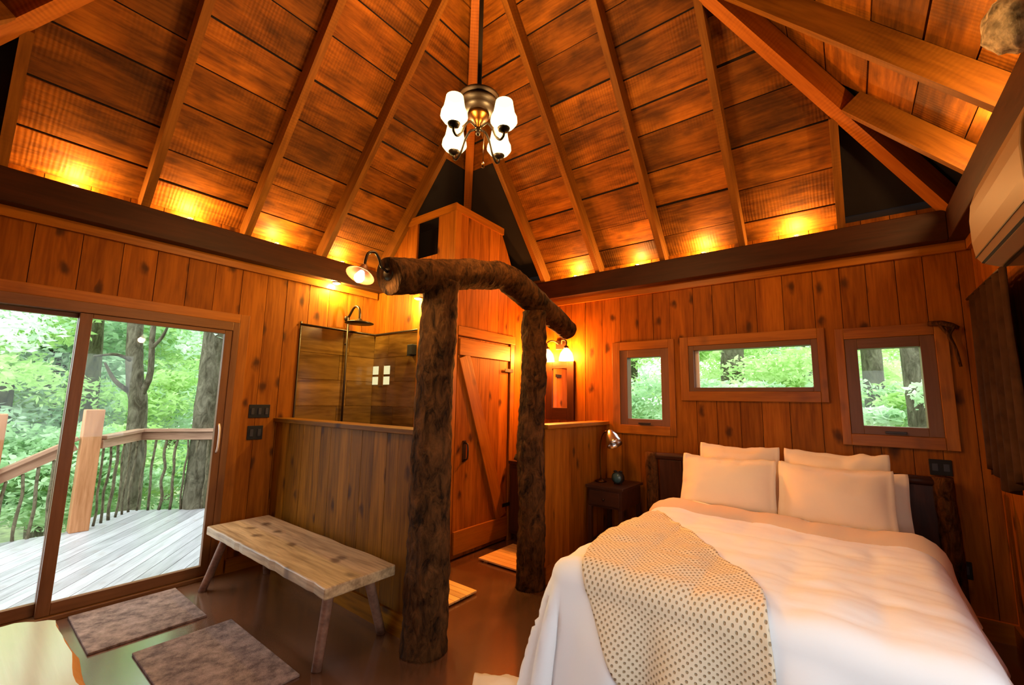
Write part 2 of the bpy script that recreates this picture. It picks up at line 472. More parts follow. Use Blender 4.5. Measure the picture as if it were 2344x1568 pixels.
M['shade'] = lit_shade('lit_glass_shade', (1.0, 0.76, 0.36), 3.2)
M['bulb'] = glow('lamp_bulb', (1.0, 0.86, 0.62), 14.0)
M['puck'] = glow('puck_lens', (1.0, 0.62, 0.22), 8.0)
M['reflection_glow'] = glow('painted_reflection_pane', (1.0, 0.88, 0.46), 0.9)  # emission paints a window's reflection onto the shower tile
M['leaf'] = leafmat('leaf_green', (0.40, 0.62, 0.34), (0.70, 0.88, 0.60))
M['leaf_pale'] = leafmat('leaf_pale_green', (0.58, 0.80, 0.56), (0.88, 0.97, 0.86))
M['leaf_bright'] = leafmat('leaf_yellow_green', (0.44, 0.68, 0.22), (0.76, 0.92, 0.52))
M['ground'] = plain('forest_floor', (0.16, 0.20, 0.07), 0.95, noise_amt=0.5, nscale=3.0)

def floor_mat():
    m, t, b = nt('glossy_stained_floor'); L = t.links.new
    tc = N(t, 'ShaderNodeTexCoord')
    nz = N(t, 'ShaderNodeTexNoise'); nz.inputs['Scale'].default_value = 2.2; nz.inputs['Detail'].default_value = 4; nz.inputs['Roughness'].default_value = 0.55
    L(tc.outputs['Object'], nz.inputs['Vector'])
    cr = N(t, 'ShaderNodeValToRGB'); cr.color_ramp.elements[0].position = 0.3; cr.color_ramp.elements[0].color = (0.075, 0.030, 0.014, 1)
    cr.color_ramp.elements[1].position = 0.75; cr.color_ramp.elements[1].color = (0.20, 0.085, 0.038, 1)
    L(nz.outputs[0], cr.inputs[0]); L(cr.outputs[0], b.inputs['Base Color'])
    mr = N(t, 'ShaderNodeMapRange'); mr.inputs['To Min'].default_value = 0.2; mr.inputs['To Max'].default_value = 0.26
    L(nz.outputs[0], mr.inputs[0]); L(mr.outputs[0], b.inputs['Roughness'])
    b.inputs['Specular IOR Level'].default_value = 1.0
    b.inputs['Coat Weight'].default_value = 1.0; b.inputs['Coat Roughness'].default_value = 0.14; b.inputs['Coat IOR'].default_value = 1.9
    return m
M['floor'] = floor_mat()

def rug_mat():
    m, t, b = nt('brown_mat_pile'); L = t.links.new
    tc = N(t, 'ShaderNodeTexCoord')
    n1 = N(t, 'ShaderNodeTexNoise'); n1.inputs['Scale'].default_value = 14; n1.inputs['Detail'].default_value = 6; n1.inputs['Roughness'].default_value = 0.7
    L(tc.outputs['Object'], n1.inputs['Vector'])
    cr = N(t, 'ShaderNodeValToRGB'); cr.color_ramp.elements[0].position = 0.36; cr.color_ramp.elements[0].color = (0.10, 0.058, 0.042, 1)
    cr.color_ramp.elements[1].position = 0.66; cr.color_ramp.elements[1].color = (0.34, 0.225, 0.175, 1)
    L(n1.outputs[0], cr.inputs[0]); L(cr.outputs[0], b.inputs['Base Color'])
    n2 = N(t, 'ShaderNodeTexNoise'); n2.inputs['Scale'].default_value = 160
    L(tc.outputs['Object'], n2.inputs['Vector'])
    bp = N(t, 'ShaderNodeBump'); bp.inputs['Strength'].default_value = 0.7; bp.inputs['Distance'].default_value = 0.006
    L(n2.outputs[0], bp.inputs['Height']); L(bp.outputs[0], b.inputs['Normal'])
    b.inputs['Roughness'].default_value = 0.95
    return m
M['rug'] = rug_mat()

def knit_mat():
    m, t, b = nt('cream_waffle_knit'); L = t.links.new
    uv = N(t, 'ShaderNodeUVMap')
    sp = N(t, 'ShaderNodeSeparateXYZ'); L(uv.outputs[0], sp.inputs[0])
    def wave(sock, freq):
        a = N(t, 'ShaderNodeMath', operation='MULTIPLY'); a.inputs[1].default_value = freq; L(sock, a.inputs[0])
        s = N(t, 'ShaderNodeMath', operation='SINE'); L(a.outputs[0], s.inputs[0]); return s.outputs[0]
    k = math.pi / 0.0138
    s1, s2 = wave(sp.outputs[0], k), wave(sp.outputs[1], k)
    mn = N(t, 'ShaderNodeMath', operation='MULTIPLY'); L(s1, mn.inputs[0]); L(s2, mn.inputs[1])
    mr = N(t, 'ShaderNodeMapRange'); mr.inputs['From Min'].default_value = 0.32; mr.inputs['From Max'].default_value = 0.85; mr.interpolation_type = 'SMOOTHSTEP'
    L(mn.outputs[0], mr.inputs[0])
    mx = N(t, 'ShaderNodeMix', data_type='RGBA'); mx.inputs[6].default_value = (0.74, 0.62, 0.44, 1); mx.inputs[7].default_value = (0.36, 0.25, 0.13, 1)
    L(mr.outputs[0], mx.inputs[0]); L(mx.outputs[2], b.inputs['Base Color'])
    iv = N(t, 'ShaderNodeMath', operation='SUBTRACT'); iv.inputs[0].default_value = 1.0; L(mr.outputs[0], iv.inputs[1])
    bp = N(t, 'ShaderNodeBump'); bp.inputs['Strength'].default_value = 0.8; bp.inputs['Distance'].default_value = 0.008
    L(iv.outputs[0], bp.inputs['Height']); L(bp.outputs[0], b.inputs['Normal'])
    b.inputs['Roughness'].default_value = 0.95
    return m
M['knit'] = knit_mat()

def point(name, loc, watts, col=WARM, radius=0.03, parent=None, spot=None, aim=None):
    ld = bpy.data.lights.new(name, 'SPOT' if spot else 'POINT')
    ld.energy = watts; ld.color = col; ld.shadow_soft_size = radius
    if spot: ld.spot_size = spot; ld.spot_blend = 0.6
    o = bpy.data.objects.new(name, ld); COL.objects.link(o); WL[o] = Vector(loc)
    if aim is not None: o.rotation_euler = (Vector(aim) - Vector(loc)).to_track_quat('-Z', 'Y').to_euler()
    if parent: o.parent = parent; o.location = Vector(loc) - WL[parent]
    else: o.location = loc
    return o

# ------------------------------------------------------------------ room shell
R = 4.9            # square room: x 0..R, y -R..0
ZT = 2.83          # top of the plate beams
S = 1.155          # roof pitch (rise over run)
ZS = 2.905         # sheathing height at the wall line

fl = box('floor', (-0.0, -R, -0.12), (R, 0, 0), M['floor']); tag(fl, 'dark brown glossy floor reflecting the glass door', kind='structure')

# openings (u0,u1,z0,z1)
DOOR = (-4.66, -2.757, 0.0, 2.07)
WIN = [(2.30, 2.80, 1.225, 1.98), (2.985, 3.985, 1.56, 1.985), (4.155, 4.665, 1.245, 1.965)]
WRIGHT = (-4.4, -2.4, 0.7, 2.1)        # window in the right wall, level with the camera
WFRONT = (3.5, 4.7, 0.85, 2.1)         # window in the front wall, behind the camera

def panelled(name, P, n, u0, u1, z1, holes, mat, width, label, thick=0.02, core=0.14, seed=1, hole_core=None):
    """wall of vertical boards; P(u,z) -> world point on the board face, n points into the room"""
    rnd = random.Random(seed)
    rs = rects_minus((u0 - .15, u1 + .15, -0.1, z1), hole_core or holes)
    n = Vector(n)
    vs, fs = prism([[P(a, c) - n * thick, P(b, c) - n * thick, P(b, d) - n * thick, P(a, d) - n * thick] for a, b, c, d in rs], -n, core)
    w = mk(name, vs, fs, M['backing']); tag(w, label, kind='structure')
    u = u0; g = 0.002
    while u < u1 - 0.02:
        e = min(u + width * rnd.uniform(0.82, 1.2), u1)
        if u1 - e < 0.07: e = u1
        dz = rnd.uniform(-0.0015, 0.0015)
        polys = []
        for a, b, c, d in rects_minus((u + g, e - g, 0.0, z1), holes):
            polys.append([P(a, c) - n * thick, P(b, c) - n * thick, P(b, d) - n * thick, P(a, d) - n * thick])
        if polys:
            plate('plank', polys, n, thick + dz, (0, 0, 1), mat, w)
        u = e
    return w

wl = panelled('wall_left', lambda u, z: V(0, u, z), (1, 0, 0), -R, 0.0, 2.9, [DOOR], M['pine'], 0.19, 'knotty pine board wall with the sliding glass door', seed=3)
wb = panelled('wall_back', lambda u, z: V(u, 0, z), (0, -1, 0), 0.0, R, 2.9, WIN, M['pine'], 0.185, 'knotty pine board wall with three small windows above the bed', seed=5)
wr = panelled('wall_right', lambda u, z: V(R, u, z), (-1, 0, 0), -R, 0.0, 2.9, [WRIGHT], M['pine'], 0.2, 'pine board wall beside the bed under the air conditioner', seed=8)
wf = panelled('wall_front', lambda u, z: V(u, -R, z), (0, 1, 0), 0.0, R, 2.9, [WFRONT], M['pine'], 0.3, 'pine board wall facing the bed', seed=9)

# baseboards
for nm, lo, hi, gr in (('baseboard_back', (0.0, -0.025, 0), (R, -0.001, 0.12), 'X'), ('baseboard_right', (R - 0.025, -R, 0), (R - 0.001, -0.03, 0.12), 'Y'),
                       ('baseboard_left', (0.001, -2.70, 0), (0.022, -2.42, 0.11), 'Y')):
    o = box(nm, lo, hi, M['trimwood'], None, gr); tag(o, 'pine baseboard along the %s wall' % nm.split('_')[1], kind='structure')

# plate beams and the thin trim under them
BW = 0.12
for i, (lo, hi, gr, lb) in enumerate((((0, -R, 2.615), (BW, 0, ZT), 'Y', 'left'), ((BW, -BW, 2.615), (R - BW, 0, ZT), 'X', 'back'),
                                      ((R - BW, -R, 2.615), (R, 0, ZT), 'Y', 'right'), ((BW, -R, 2.615), (R - BW, -R + BW, ZT), 'X', 'front'))):
    o = box('trim_%d' % (i + 1), lo, hi, M['darkbeam'], None, gr, bevel=0.006); tag(o, 'dark stained plate beam on top of the %s wall' % lb, kind='structure')
for i, (lo, hi, gr, lb) in enumerate((((0.001, -R, 2.545), (0.028, -1.40, 2.614), 'Y', 'left'), ((1.25, -0.028, 2.545), (R - 0.03, -0.001, 2.614), 'X', 'back'),
                                      ((R - 0.028, -R, 2.545), (R - 0.001, -0.03, 2.614), 'Y', 'right'))):
    o = box('trim_%d' % (i + 5), lo, hi, M['trimwood'], None, gr); tag(o, 'narrow pine trim under the plate beam of the %s wall' % lb, kind='structure')

# ------------------------------------------------------------------ roof
HB = 2.845 - S * BW          # rafter underside at the wall line
APEX = V(R / 2, -R / 2, HB + S * R / 2)
sa = [[V(0, 0, ZS + .05), V(0, -R, ZS + .05), V(R/2, -R/2, ZS + .05 + S*R/2)], [V(R, 0, ZS + .05), V(0, 0, ZS + .05), V(R/2, -R/2, ZS + .05 + S*R/2)],
      [V(R, -R, ZS + .05), V(R, 0, ZS + .05), V(R/2, -R/2, ZS + .05 + S*R/2)], [V(0, -R, ZS + .05), V(R, -R, ZS + .05), V(R/2, -R/2, ZS + .05 + S*R/2)]]
vs, fs = prism(sa, (0, 0, 1), 0.06)
# small eave skirts that close the gap between wall top and roof shell
k = len(vs)
bv, bf = boxes([((-0.12, -R-.1, 2.86), (-0.02, .1, 3.02)), ((-0.1, 0.02, 2.86), (R+.1, .12, 3.02)), ((R+.02, -R-.1, 2.86), (R+.12, .1, 3.02)), ((-.1, -R-.12, 2.86), (R+.1, -R-.02, 3.02))])
vs += [Vector(q) for q in bv]; fs += [tuple(k + i for i in f) for f in bf]
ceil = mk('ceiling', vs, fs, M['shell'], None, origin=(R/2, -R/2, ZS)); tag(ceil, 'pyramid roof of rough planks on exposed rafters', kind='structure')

PL = {  # plane: (u,q) -> world; u along the wall, q horizontal distance in from it
    'left': lambda u, q, z: V(q, -u, z + S * q),
    'back': lambda u, q, z: V(u, -q, z + S * q),
    'right': lambda u, q, z: V(R - q, -u, z + S * q),
    'front': lambda u, q, z: V(u, -R + q, z + S * q)}
PN = {'left': V(S, 0, -1), 'back': V(0, -S, -1), 'right': V(-S, 0, -1), 'front': V(0, S, -1)}
PD = {'left': (0, 1, 0), 'back': (1, 0, 0), 'right': (0, 1, 0), 'front': (1, 0, 0)}
RAF = [0.7 * i for i in range(1, 7)]
rnd = random.Random(21)
for pl in ('left', 'back', 'right', 'front'):
    Q = PL[pl]
    bays = [0.0] + RAF + [R]
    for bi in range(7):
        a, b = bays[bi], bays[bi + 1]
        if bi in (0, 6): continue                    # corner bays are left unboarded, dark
        q = 0.92 if (bi == 1 and pl in ('left', 'back')) else -0.06
        while True:
            w = rnd.uniform(0.15, 0.235)
            q2 = q + w
            poly = [(a + .001, q + 0.004), (b - .001, q + 0.004), (b - .001, q2 - 0.004), (a + .001, q2 - 0.004)]
            poly = clip_poly(poly, lambda p: p[0] - p[1] - 0.02)
            poly = clip_poly(poly, lambda p: R - p[0] - p[1] - 0.02) if len(poly) > 2 else poly
            if len(poly) < 3: break
            z = ZS + rnd.uniform(-0.006, 0.006) + 0.02
            plate('plank', [Q(u, v, z) for u, v in poly], -PN[pl], 0.022, PD[pl], M['rough'], ceil)
            q = q2
    for u in RAF:
        q1 = min(u, R - u)
        beam('rafter', Q(u, -0.0, HB), Q(u, q1 - 0.05, HB), 0.052, 0.14, -PN[pl], M['rafter'], ceil)
for cx, cy in ((0, 0), (R, 0), (0, -R), (R, -R)):
    d = V(R/2 - cx, -R/2 - cy, S * R/2)
    beam('hip_beam', V(cx, cy, HB - 0.03), APEX + V(0, 0, -0.03), 0.085, 0.16, (0, 0, 1), M['hip'], ceil)

# ------------------------------------------------------------------ small uplights on the plate beams
def puck(x, y, label):
    t = thing('puck_light', (x, y, ZT), label, 'light', 'small uplights on the plate beams')
    lathe('housing', (x, y, ZT), [(0.026, 0), (0.028, 0.004), (0.026, 0.012), (0.022, 0.014)], M['bronze'], t, 14)
    lathe('lens', (x, y, ZT + 0.0142), [(0.0, 0.0), (0.021, 0.0), (0.018, 0.004), (0.0, 0.006)], M['puck'], t, 14)
    point('puck_lamp', (x, y, ZT + 0.04), PUCK_W, WARM, 0.02, t)
ordn = ['nearest to the camera', 'second from the camera', 'third from the camera', 'nearest to the corner']
for i, y in enumerate((-3.87, -3.21, -2.54, -1.88)):
    puck(0.075, y, 'small warm uplight on the left wall beam, ' + ordn[i])
for i, x in enumerate((1.81, 2.53, 3.17, 3.9)):
    puck(x, -0.075, 'small warm uplight on the back wall beam, %s' % ['leftmost of four', 'second from left of four', 'third from left of four', 'rightmost of four'][i])
for y in (-1.05, -1.75):
    puck(R - 0.075, y, 'small warm uplight on the right wall beam %s' % ('near the corner' if y > -1.2 else 'above the air conditioner'))

# ------------------------------------------------------------------ sliding door
dt = thing('door_1', (0, -3.71, 0), 'brown framed sliding glass door to the deck', None, kind='structure')
y0, y1, zt = DOOR[0], DOOR[1], DOOR[3]
df = M['doorframe']
box('jamb', (-0.12, y1 - 0.05, 0), (0.025, y1, zt), df, dt, 'Z', 0.004)
box('jamb', (-0.12, y0, 0), (0.025, y0 + 0.085, zt), df, dt, 'Z', 0.004)
box('head', (-0.12, y0 + .085, zt - 0.075), (0.03, y1 - .05, zt), df, dt, 'Y', 0.004)
box('sill', (-0.12, y0 + .085, 0.0), (0.05, y1 - .05, 0.028), df, dt, 'Y', 0.003)
def sash(ya, yb, x, name='sash'):
    s = thing(name, (x, (ya + yb) / 2, 0.03), None, None); s.parent = dt; s.location = Vector((x, (ya+yb)/2, 0.03)) - WL[dt]
    zb, ztp = 0.03, zt - 0.077
    box('stile', (x - .02, ya, zb), (x + .02, ya + .065, ztp), df, s, 'Z', 0.003)
    box('stile', (x - .02, yb - .055, zb), (x + .02, yb, ztp), df, s, 'Z', 0.003)
    box('rail', (x - .02, ya + .065, ztp - .03), (x + .02, yb - .055, ztp), df, s, 'Y', 0.003)
    box('rail', (x - .02, ya + .065, zb), (x + .02, yb - .055, zb + .075), df, s, 'Y', 0.003)
    box('pane', (x - .003, ya + .06, zb + .07), (x + .003, yb - .05, ztp - .025), M['glass'], s, 'Y')
    return s
s1 = sash(-3.745, y1 - 0.051, 0.0)
s2 = sash(y0 + 0.086, -3.69, -0.06)
tube('handle', [(0.018, y1 - .08, 0.98), (0.05, y1 - .083, 1.03), (0.05, y1 - .083, 1.16), (0.018, y1 - .08, 1.21)], 0.008, M['white_plastic'], s1, 8, 12)
for lo, hi, gr in (((0.0, y1, 0), (0.022, y1 + .075, zt + .075), 'Z'), ((0.0, y0 - .09, zt), (0.022, y1, zt + .075), 'Y'), ((0.0, y0 - .09, 0), (0.022, y0, zt), 'Z')):
    box('casing', (lo[0] + .001, lo[1], lo[2]), hi, M['trimwood'], dt, gr, 0.003)

# ------------------------------------------------------------------ back wall windows
wlabels = ['narrow tall window next to the bedside lamp', 'wide low window over the middle of the bed', 'casement window over the right side of the bed']
for i, (a, b, c, d) in enumerate(WIN):
    t = thing('window_%d' % (i + 1), ((a + b) / 2, 0, c), wlabels[i], None, kind='structure')
    wd = 0.078 if i != 1 else 0.045
    dep = 0.09
    tm = M['winframe']
    # frame inside the opening
    box('frame', (a, -0.012, c), (a + wd, dep, d), tm, t, 'Z', 0.003); box('frame', (b - wd, -0.012, c), (b, dep, d), tm, t, 'Z', 0.003)
    box('frame', (a + wd, -0.012, d - wd), (b - wd, dep, d), tm, t, 'X', 0.003); box('frame', (a + wd, -0.012, c), (b - wd, dep, c + wd * .8), tm, t, 'X', 0.003)
    box('pane', (a + wd - .005, 0.03, c + wd * .8 - .005), (b - wd + .005, 0.036, d - wd + .005), M['glass'], t, 'X')
    # pine casing
    cw = 0.085
    ca, cb = (0.083, 0.055) if i == 0 else ((0.075, 0.05) if i == 1 else (0.055, 0.07))
    box('casing', (a - ca, -0.02, c - cw), (a, -0.0005, d + cw), M['trimwood'], t, 'Z', 0.003); box('casing', (b, -0.02, c - cw), (b + cb, -0.0005, d + cw), M['trimwood'], t, 'Z', 0.003)
    box('casing', (a, -0.02, d), (b, -0.0005, d + cw), M['trimwood'], t, 'X', 0.003); box('casing', (a, -0.024, c - cw), (b, -0.0005, c), M['trimwood'], t, 'X', 0.003)
    if i != 1:
        box('crank', ((a + b) / 2 - 0.06, -0.03, c + 0.012), ((a + b) / 2 + 0.06, -0.0125, c + 0.03), M['bronze'], t, 'X', 0.003)
    else:
        box('jamb_liner', (a + wd, 0.04, c + wd * .8), (a + wd + .035, 0.06, d - wd), M['white_plastic'], t, 'Z')
# windows behind the camera
t = thing('window_6', (R, (WRIGHT[0] + WRIGHT[1]) / 2, WRIGHT[2]), 'wide window in the right wall beyond the air conditioner', None, kind='structure')
a, b, c, d = WRIGHT
for lo, hi, gr in (((R - .02, a, c), (R + .1, a + .06, d), 'Z'), ((R - .02, b - .06, c), (R + .1, b, d), 'Z'), ((R - .02, a + .06, c), (R + .1, b - .06, c + .06), 'Y'), ((R - .02, a + .06, d - .06), (R + .1, b - .06, d), 'Y')):
    box('frame', lo, hi, M['winframe'], t, gr)
box('pane', (R + .03, a + .06, c + .06), (R + .036, b - .06, d - .06), M['glass'], t, 'Y')
t = thing('window_4', ((WFRONT[0] + WFRONT[1]) / 2, -R, WFRONT[2]), 'wide window in the wall facing the bed', None, kind='structure')
a, b, c, d = WFRONT
for lo, hi, gr in (((a, -R - .1, c), (a + .06, -R + .02, d), 'Z'), ((b - .06, -R - .1, c), (b, -R + .02, d), 'Z'), ((a + .06, -R - .1, c), (b - .06, -R + .02, c + .06), 'X'), ((a + .06, -R - .1, d - .06), (b - .06, -R + .02, d), 'X'), (((a+b)/2 - .03, -R - .1, c + .06), ((a+b)/2 + .03, -R + .02, d - .06), 'Z')):
    box('frame', lo, hi, M['winframe'], t, gr)
for p, q in ((a + .06, (a+b)/2 - .03), ((a+b)/2 + .03, b - .06)):
    box('pane', (p, -R - .036, c + .06), (q, -R - .03, d - .06), M['glass'], t, 'X')

# ------------------------------------------------------------------ bathroom corner
XE, YE = 1.22, -1.38
def roofz(q): return HB + S * q
# front-left face of the closet = back wall of the shower (plane y = YE)
tops = lambda x: min(3.35, roofz(x) - 0.0 + 0.02)
wp = thing('wall_closet', (XE / 2, YE, 0), 'tall pine board closet walls rising into the rafters behind the log arch', None, kind='structure')
rnd = random.Random(4)
u = 0.0
TZ0, TZ1 = 0.02, 2.13            # tiled zone
while u < XE - 0.01:
    e = min(u + rnd.uniform(0.15, 0.2), XE)
    if XE - e < 0.06: e = XE
    if 0.70 < (u + e) / 2 < 0.93 and e < XE:      # slot left open above
        zt_ = 2.90
    else:
        zt_ = None
    pts = [V(u + .002, YE, 0), V(e - .002, YE, 0), V(e - .002, YE, zt_ or tops(e)), V(u + .002, YE, zt_ or tops(u))]
    plate('plank', pts, (0, -1, 0), -0.022, (0, 0, 1), M['pine'], wp)
    u = e
# right face (plane x = XE) with door opening
DR = (-1.30, -0.50, 0.0, 2.06)
def topr(y):
    if y < -0.68: return 3.35 + (y + 1.38) * -0.02
    return max(2.8, 3.33 + (y + 0.68) * -2.0) if y < -0.4 else 2.8
u = YE
while u < -0.01:
    e = min(u + rnd.uniform(0.14, 0.19), 0.0)
    if -e < 0.06: e = 0.0
    polys = []
    for a, b, c, d in rects_minus((u + .002, e - .002, 0, 1e3), [DR]):
        if d > 100: polys.append([V(XE, a, c), V(XE, b, c), V(XE, b, topr(b)), V(XE, a, topr(a))])
        else: polys.append([V(XE, a, c), V(XE, b, c), V(XE, b, d), V(XE, a, d)])
    plate('plank', polys, (1, 0, 0), -0.022, (0, 0, 1), M['pine'], wp)
    u = e
# top trims and corner board
beam('top_trim', V(0.50, YE - 0.011, 3.29), V(XE + .02, YE - 0.011, 3.29), 0.022, 0.075, (0, 0, 1), M['trimwood'], wp)
beam('top_trim', V(XE + 0.011, YE - .022, 3.285), V(XE + 0.011, -0.66, 3.265), 0.022, 0.075, (0, 0, 1), M['trimwood'], wp)
box('corner_board', (XE - .06, YE - 0.02, 0), (XE + 0.0, YE - 0.001, 3.288), M['trimwood'], wp, 'Z')
box('corner_board', (XE + 0.001, YE - .02, 0), (XE + .02, YE + .055, 3.284), M['trimwood'], wp, 'Z')
# near-black sheets painted as inner shade so the open slot reads as a void
mk('shade_sheets', *boxes([((0.02, YE + .2, 2.6), (XE - .15, YE + .21, 3.3)), ((0.02, -1.2, 2.58), (XE - .03, -.02, 2.6))]), M['shell'], wp)

# closet door
t = thing('door_2', (XE, -0.9, 0), 'pine plank door with a diagonal brace and iron handle', None, kind='structure')
n_b = 5
for i in range(n_b):
    a = DR[0] + 0.008 + i * (0.784 / n_b); b = a + 0.784 / n_b - 0.003
    plate('plank', [V(XE - .02, a, .012), V(XE - .02, b, .012), V(XE - .02, b, 2.05), V(XE - .02, a, 2.05)], (1, 0, 0), 0.02, (0, 0, 1), M['pine'], t)
box('rail', (XE + .001, -1.29, 1.87), (XE + .024, -0.51, 2.03), M['trimwood'], t, 'Y', .003)
box('rail', (XE + .001, -1.29, 0.05), (XE + .024, -0.51, 0.25), M['trimwood'], t, 'Y', .003)
beam('brace', V(XE + .001, -1.22, 1.865), V(XE + .001, -0.60, 0.26), 0.15, 0.022, (1, 0, 0), M['trimwood'], t, .003)
tube('handle', [(XE + .01, -1.17, .88), (XE + .05, -1.17, .9), (XE + .05, -1.17, 1.02), (XE + .01, -1.17, 1.04)], 0.008, M['bronze'], t, 8, 12)
box('latch_plate', (XE + .0005, -1.19, .86), (XE + .008, -1.15, 1.06), M['bronze'], t, 'Z')
for lo, hi, gr in (((XE + .001, -0.498, 0), (XE + .022, -0.43, 2.06), 'Z'), ((XE + .001, -1.32, 2.062), (XE + .024, -0.42, 2.15), 'Y')):
    box('casing', lo, hi, M['trimwood'], t, gr, .003)
for z in (1.75, .35):
    box('hinge', (XE + .0245, -0.60, z), (XE + .03, -0.46, z + .035), M['black'], t, 'Y')

# shower tiles on both walls
ts = thing('wall_shower_tile', (0.02, -1.8, 0), 'brown streaked wood-look tiles lining the shower corner', None, kind='structure')
rz = [0.02, 0.29, 0.56, 0.83, 1.10, 1.36, 1.62, 1.88, 2.13]
for r in range(8):
    za, zb = rz[r] + .002, rz[r + 1] - .002
    off = [0.0, .33][r % 2]
    ys = [-2.22, -2.22 + .42 + off * .3, YE]
    for a, b in zip(ys[:-1], ys[1:]):
        plate('tile', [V(0.001, a + .002, za), V(0.001, b - .002, za), V(0.001, b - .002, zb), V(0.001, a + .002, zb)], (1, 0, 0), 0.012, (0, 1, 0), M['tile'], ts)
    xs = [0.014, .40 - off * .4, 0.74]
    for a, b in zip(xs[:-1], xs[1:]):
        plate('tile', [V(a + .002, YE - .001, za), V(b - .002, YE - .001, za), V(b - .002, YE - .001, zb), V(a + .002, YE - .001, zb)], (0, -1, 0), 0.012, (1, 0, 0), M['tile'], ts)
tube('edge_trim', [(0.02, -2.235, 2.14), (0.02, -1.40, 2.14), (0.74, YE - .02, 2.14)], 0.011, M['bronze'], ts, 8, straight=True)
tube('edge_trim', [(0.012, -2.225, 0.02), (0.012, -2.225, 2.17)], 0.008, M['bronze'], ts, 8, straight=True)
tube('edge_trim', [(0.745, YE - .012, 0.02), (0.745, YE - .012, 2.2)], 0.008, M['bronze'], ts, 8, straight=True)
box('jamb', (0.755, YE - .03, 0), (0.84, YE - .001, 2.5), M['trimwood'], ts, 'Z')

# glowing panes stand in for a four-pane window's reflection in the shower tile
t = thing('window_5', (0.15, YE - .015, 1.58), 'tiny glowing panes painted as a window reflection in the shower tiles', None, kind='structure')  # painted reflection, not a real window
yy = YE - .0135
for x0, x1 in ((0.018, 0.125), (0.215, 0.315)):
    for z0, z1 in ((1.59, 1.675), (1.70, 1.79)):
        box('pane', (x0, yy - .004, z0), (x1, yy, z1), M['reflection_glow'], t)
box('reflection_gap', (0.127, yy - .008, 1.575), (0.213, yy, 1.80), M['tile'], t, 'Z')
# soap dispenser
t = thing('soap_dispenser', (0.71, YE - .05, 1.87), 'black soap dispenser on the shower wall', 'dispenser')
box('body', (0.655, YE - .075, 1.88), (0.735, YE - .0135, 1.99), M['black'], t, 'Z', .008)
box('pump_lever', (0.675, YE - .09, 1.87), (0.715, YE - .03, 1.879), M['black'], t, 'X')

# shower pipe
t = thing('shower_fixture', (0.03, -1.75, 1.0), 'dark bronze shower pipe with a round rain head', 'shower')
tube('riser', [(0.045, -1.75, 0.95), (0.045, -1.75, 2.285)], 0.011, M['bronze'], t, 10, straight=True)
tube('arm', [(0.014, -1.75, 2.27), (0.06, -1.75, 2.30), (0.12, -1.75, 2.365), (0.17, -1.75, 2.385), (0.225, -1.75, 2.36), (0.25, -1.75, 2.30), (0.25, -1.75, 2.225)], 0.013, M['bronze'], t, 10, 24)
lathe('rain_head', (0.25, -1.75, 2.195), [(0.0, 0.0), (0.14, 0.0), (0.143, 0.006), (0.12, 0.016), (0.04, 0.026), (0.018, 0.05), (0.0, 0.05)], M['bronze'], t, 28)
lathe('flange', (0.0131, -1.75, 2.27), [(0.032, 0), (0.03, 0.008), (0.014, 0.014)], M['bronze'], t, 16, (1, 0, 0))
for z in (2.0, 1.15):
    tube('bracket', [(0.0135, -1.75, z), (0.045, -1.75, z)], 0.009, M['bronze'], t, 8, straight=True)

# recessed shower lights under the plate beam
for i, (x, y, aim, lb) in enumerate(((0.075, -1.93, (0.02, -1.93, 1.0), 'recessed shower light under the left wall beam'), (0.80, -1.46, (0.9, -1.45, 1.0), 'small shower light high on the closet wall'))):
    z = 2.612 if i == 0 else 2.45
    t = thing('shower_light', (x, y, z), lb, 'light')
    lathe('trim_ring', (x, y, z), [(0.03, 0), (0.04, -0.002), (0.04, -0.008), (0.028, -0.01)], M['white_plastic'], t, 16)
    lathe('lens', (x, y, z - .0105), [(0.0, 0), (0.027, 0), (0.024, -0.006), (0, -0.008)], M['bulb'], t, 16)
    if i: box('bracket', (x - .02, y, z), (x + .02, YE - .001, z + .012), M['bronze'], t)
    point('shower_lamp', (x, y, z - .04), SHOWER_W, (1.0, 0.70, 0.18), 0.03, t)

# half walls
HZ = 1.215
def halfwall(name, P, n, u0, u1, label, mat, seed):
    t = thing(name, P((u0 + u1) / 2, 0) , label, None, kind='structure')
    rnd = random.Random(seed); n = Vector(n); th = 0.11
    vs, fs = prism([[P(u0, .0) - n * .02, P(u1, .0) - n * .02, P(u1, HZ) - n * .02, P(u0, HZ) - n * .02]], -n, th - .04)
    mk('core', vs, fs, M['backing'], t)
    for side in (1, -1):
        u = u0
        while u < u1 - .01:
            e = min(u + rnd.uniform(.11, .16), u1)
            if u1 - e < .05: e = u1
            base = -n * .02 if side > 0 else -n * (th - .02)
            pts = [P(u + .0015, 0.0) + base, P(e - .0015, 0.0) + base, P(e - .0015, HZ) + base, P(u + .0015, HZ) + base]
            plate('plank', pts, n * side, .02 + rnd.uniform(-.001, .001), (0, 0, 1), mat, t)
            u = e
    d = (P(1, 0) - P(0, 0)).normalized()
    cen = -n * (th / 2)
    beam('cap', P(u0, HZ + .001) + cen, P(u1, HZ + .001) + cen, .17, .035, (0, 0, 1), M['trimwood'] if mat is M['pine'] else mat, t, .004)
    vs, fs = prism([[P(u0, .0), P(u1, .0), P(u1, .13), P(u0, .13)]], n, .018)
    mk('skirting', vs, fs, mat, t, frame=axes(d, n))
    return t
halfwall('wall_half_shower', lambda u, z: V(u, -2.37, z), (0, -1, 0), 0.0, 1.975, 'half-height pine board wall in front of the shower, behind the bench', M['pine_pale'], 3)
halfwall('wall_half_bath', lambda u, z: V(2.14, u, z), (1, 0, 0), -1.165, -0.002, 'half-height pine board wall beside the nightstand', M['pine'], 6)

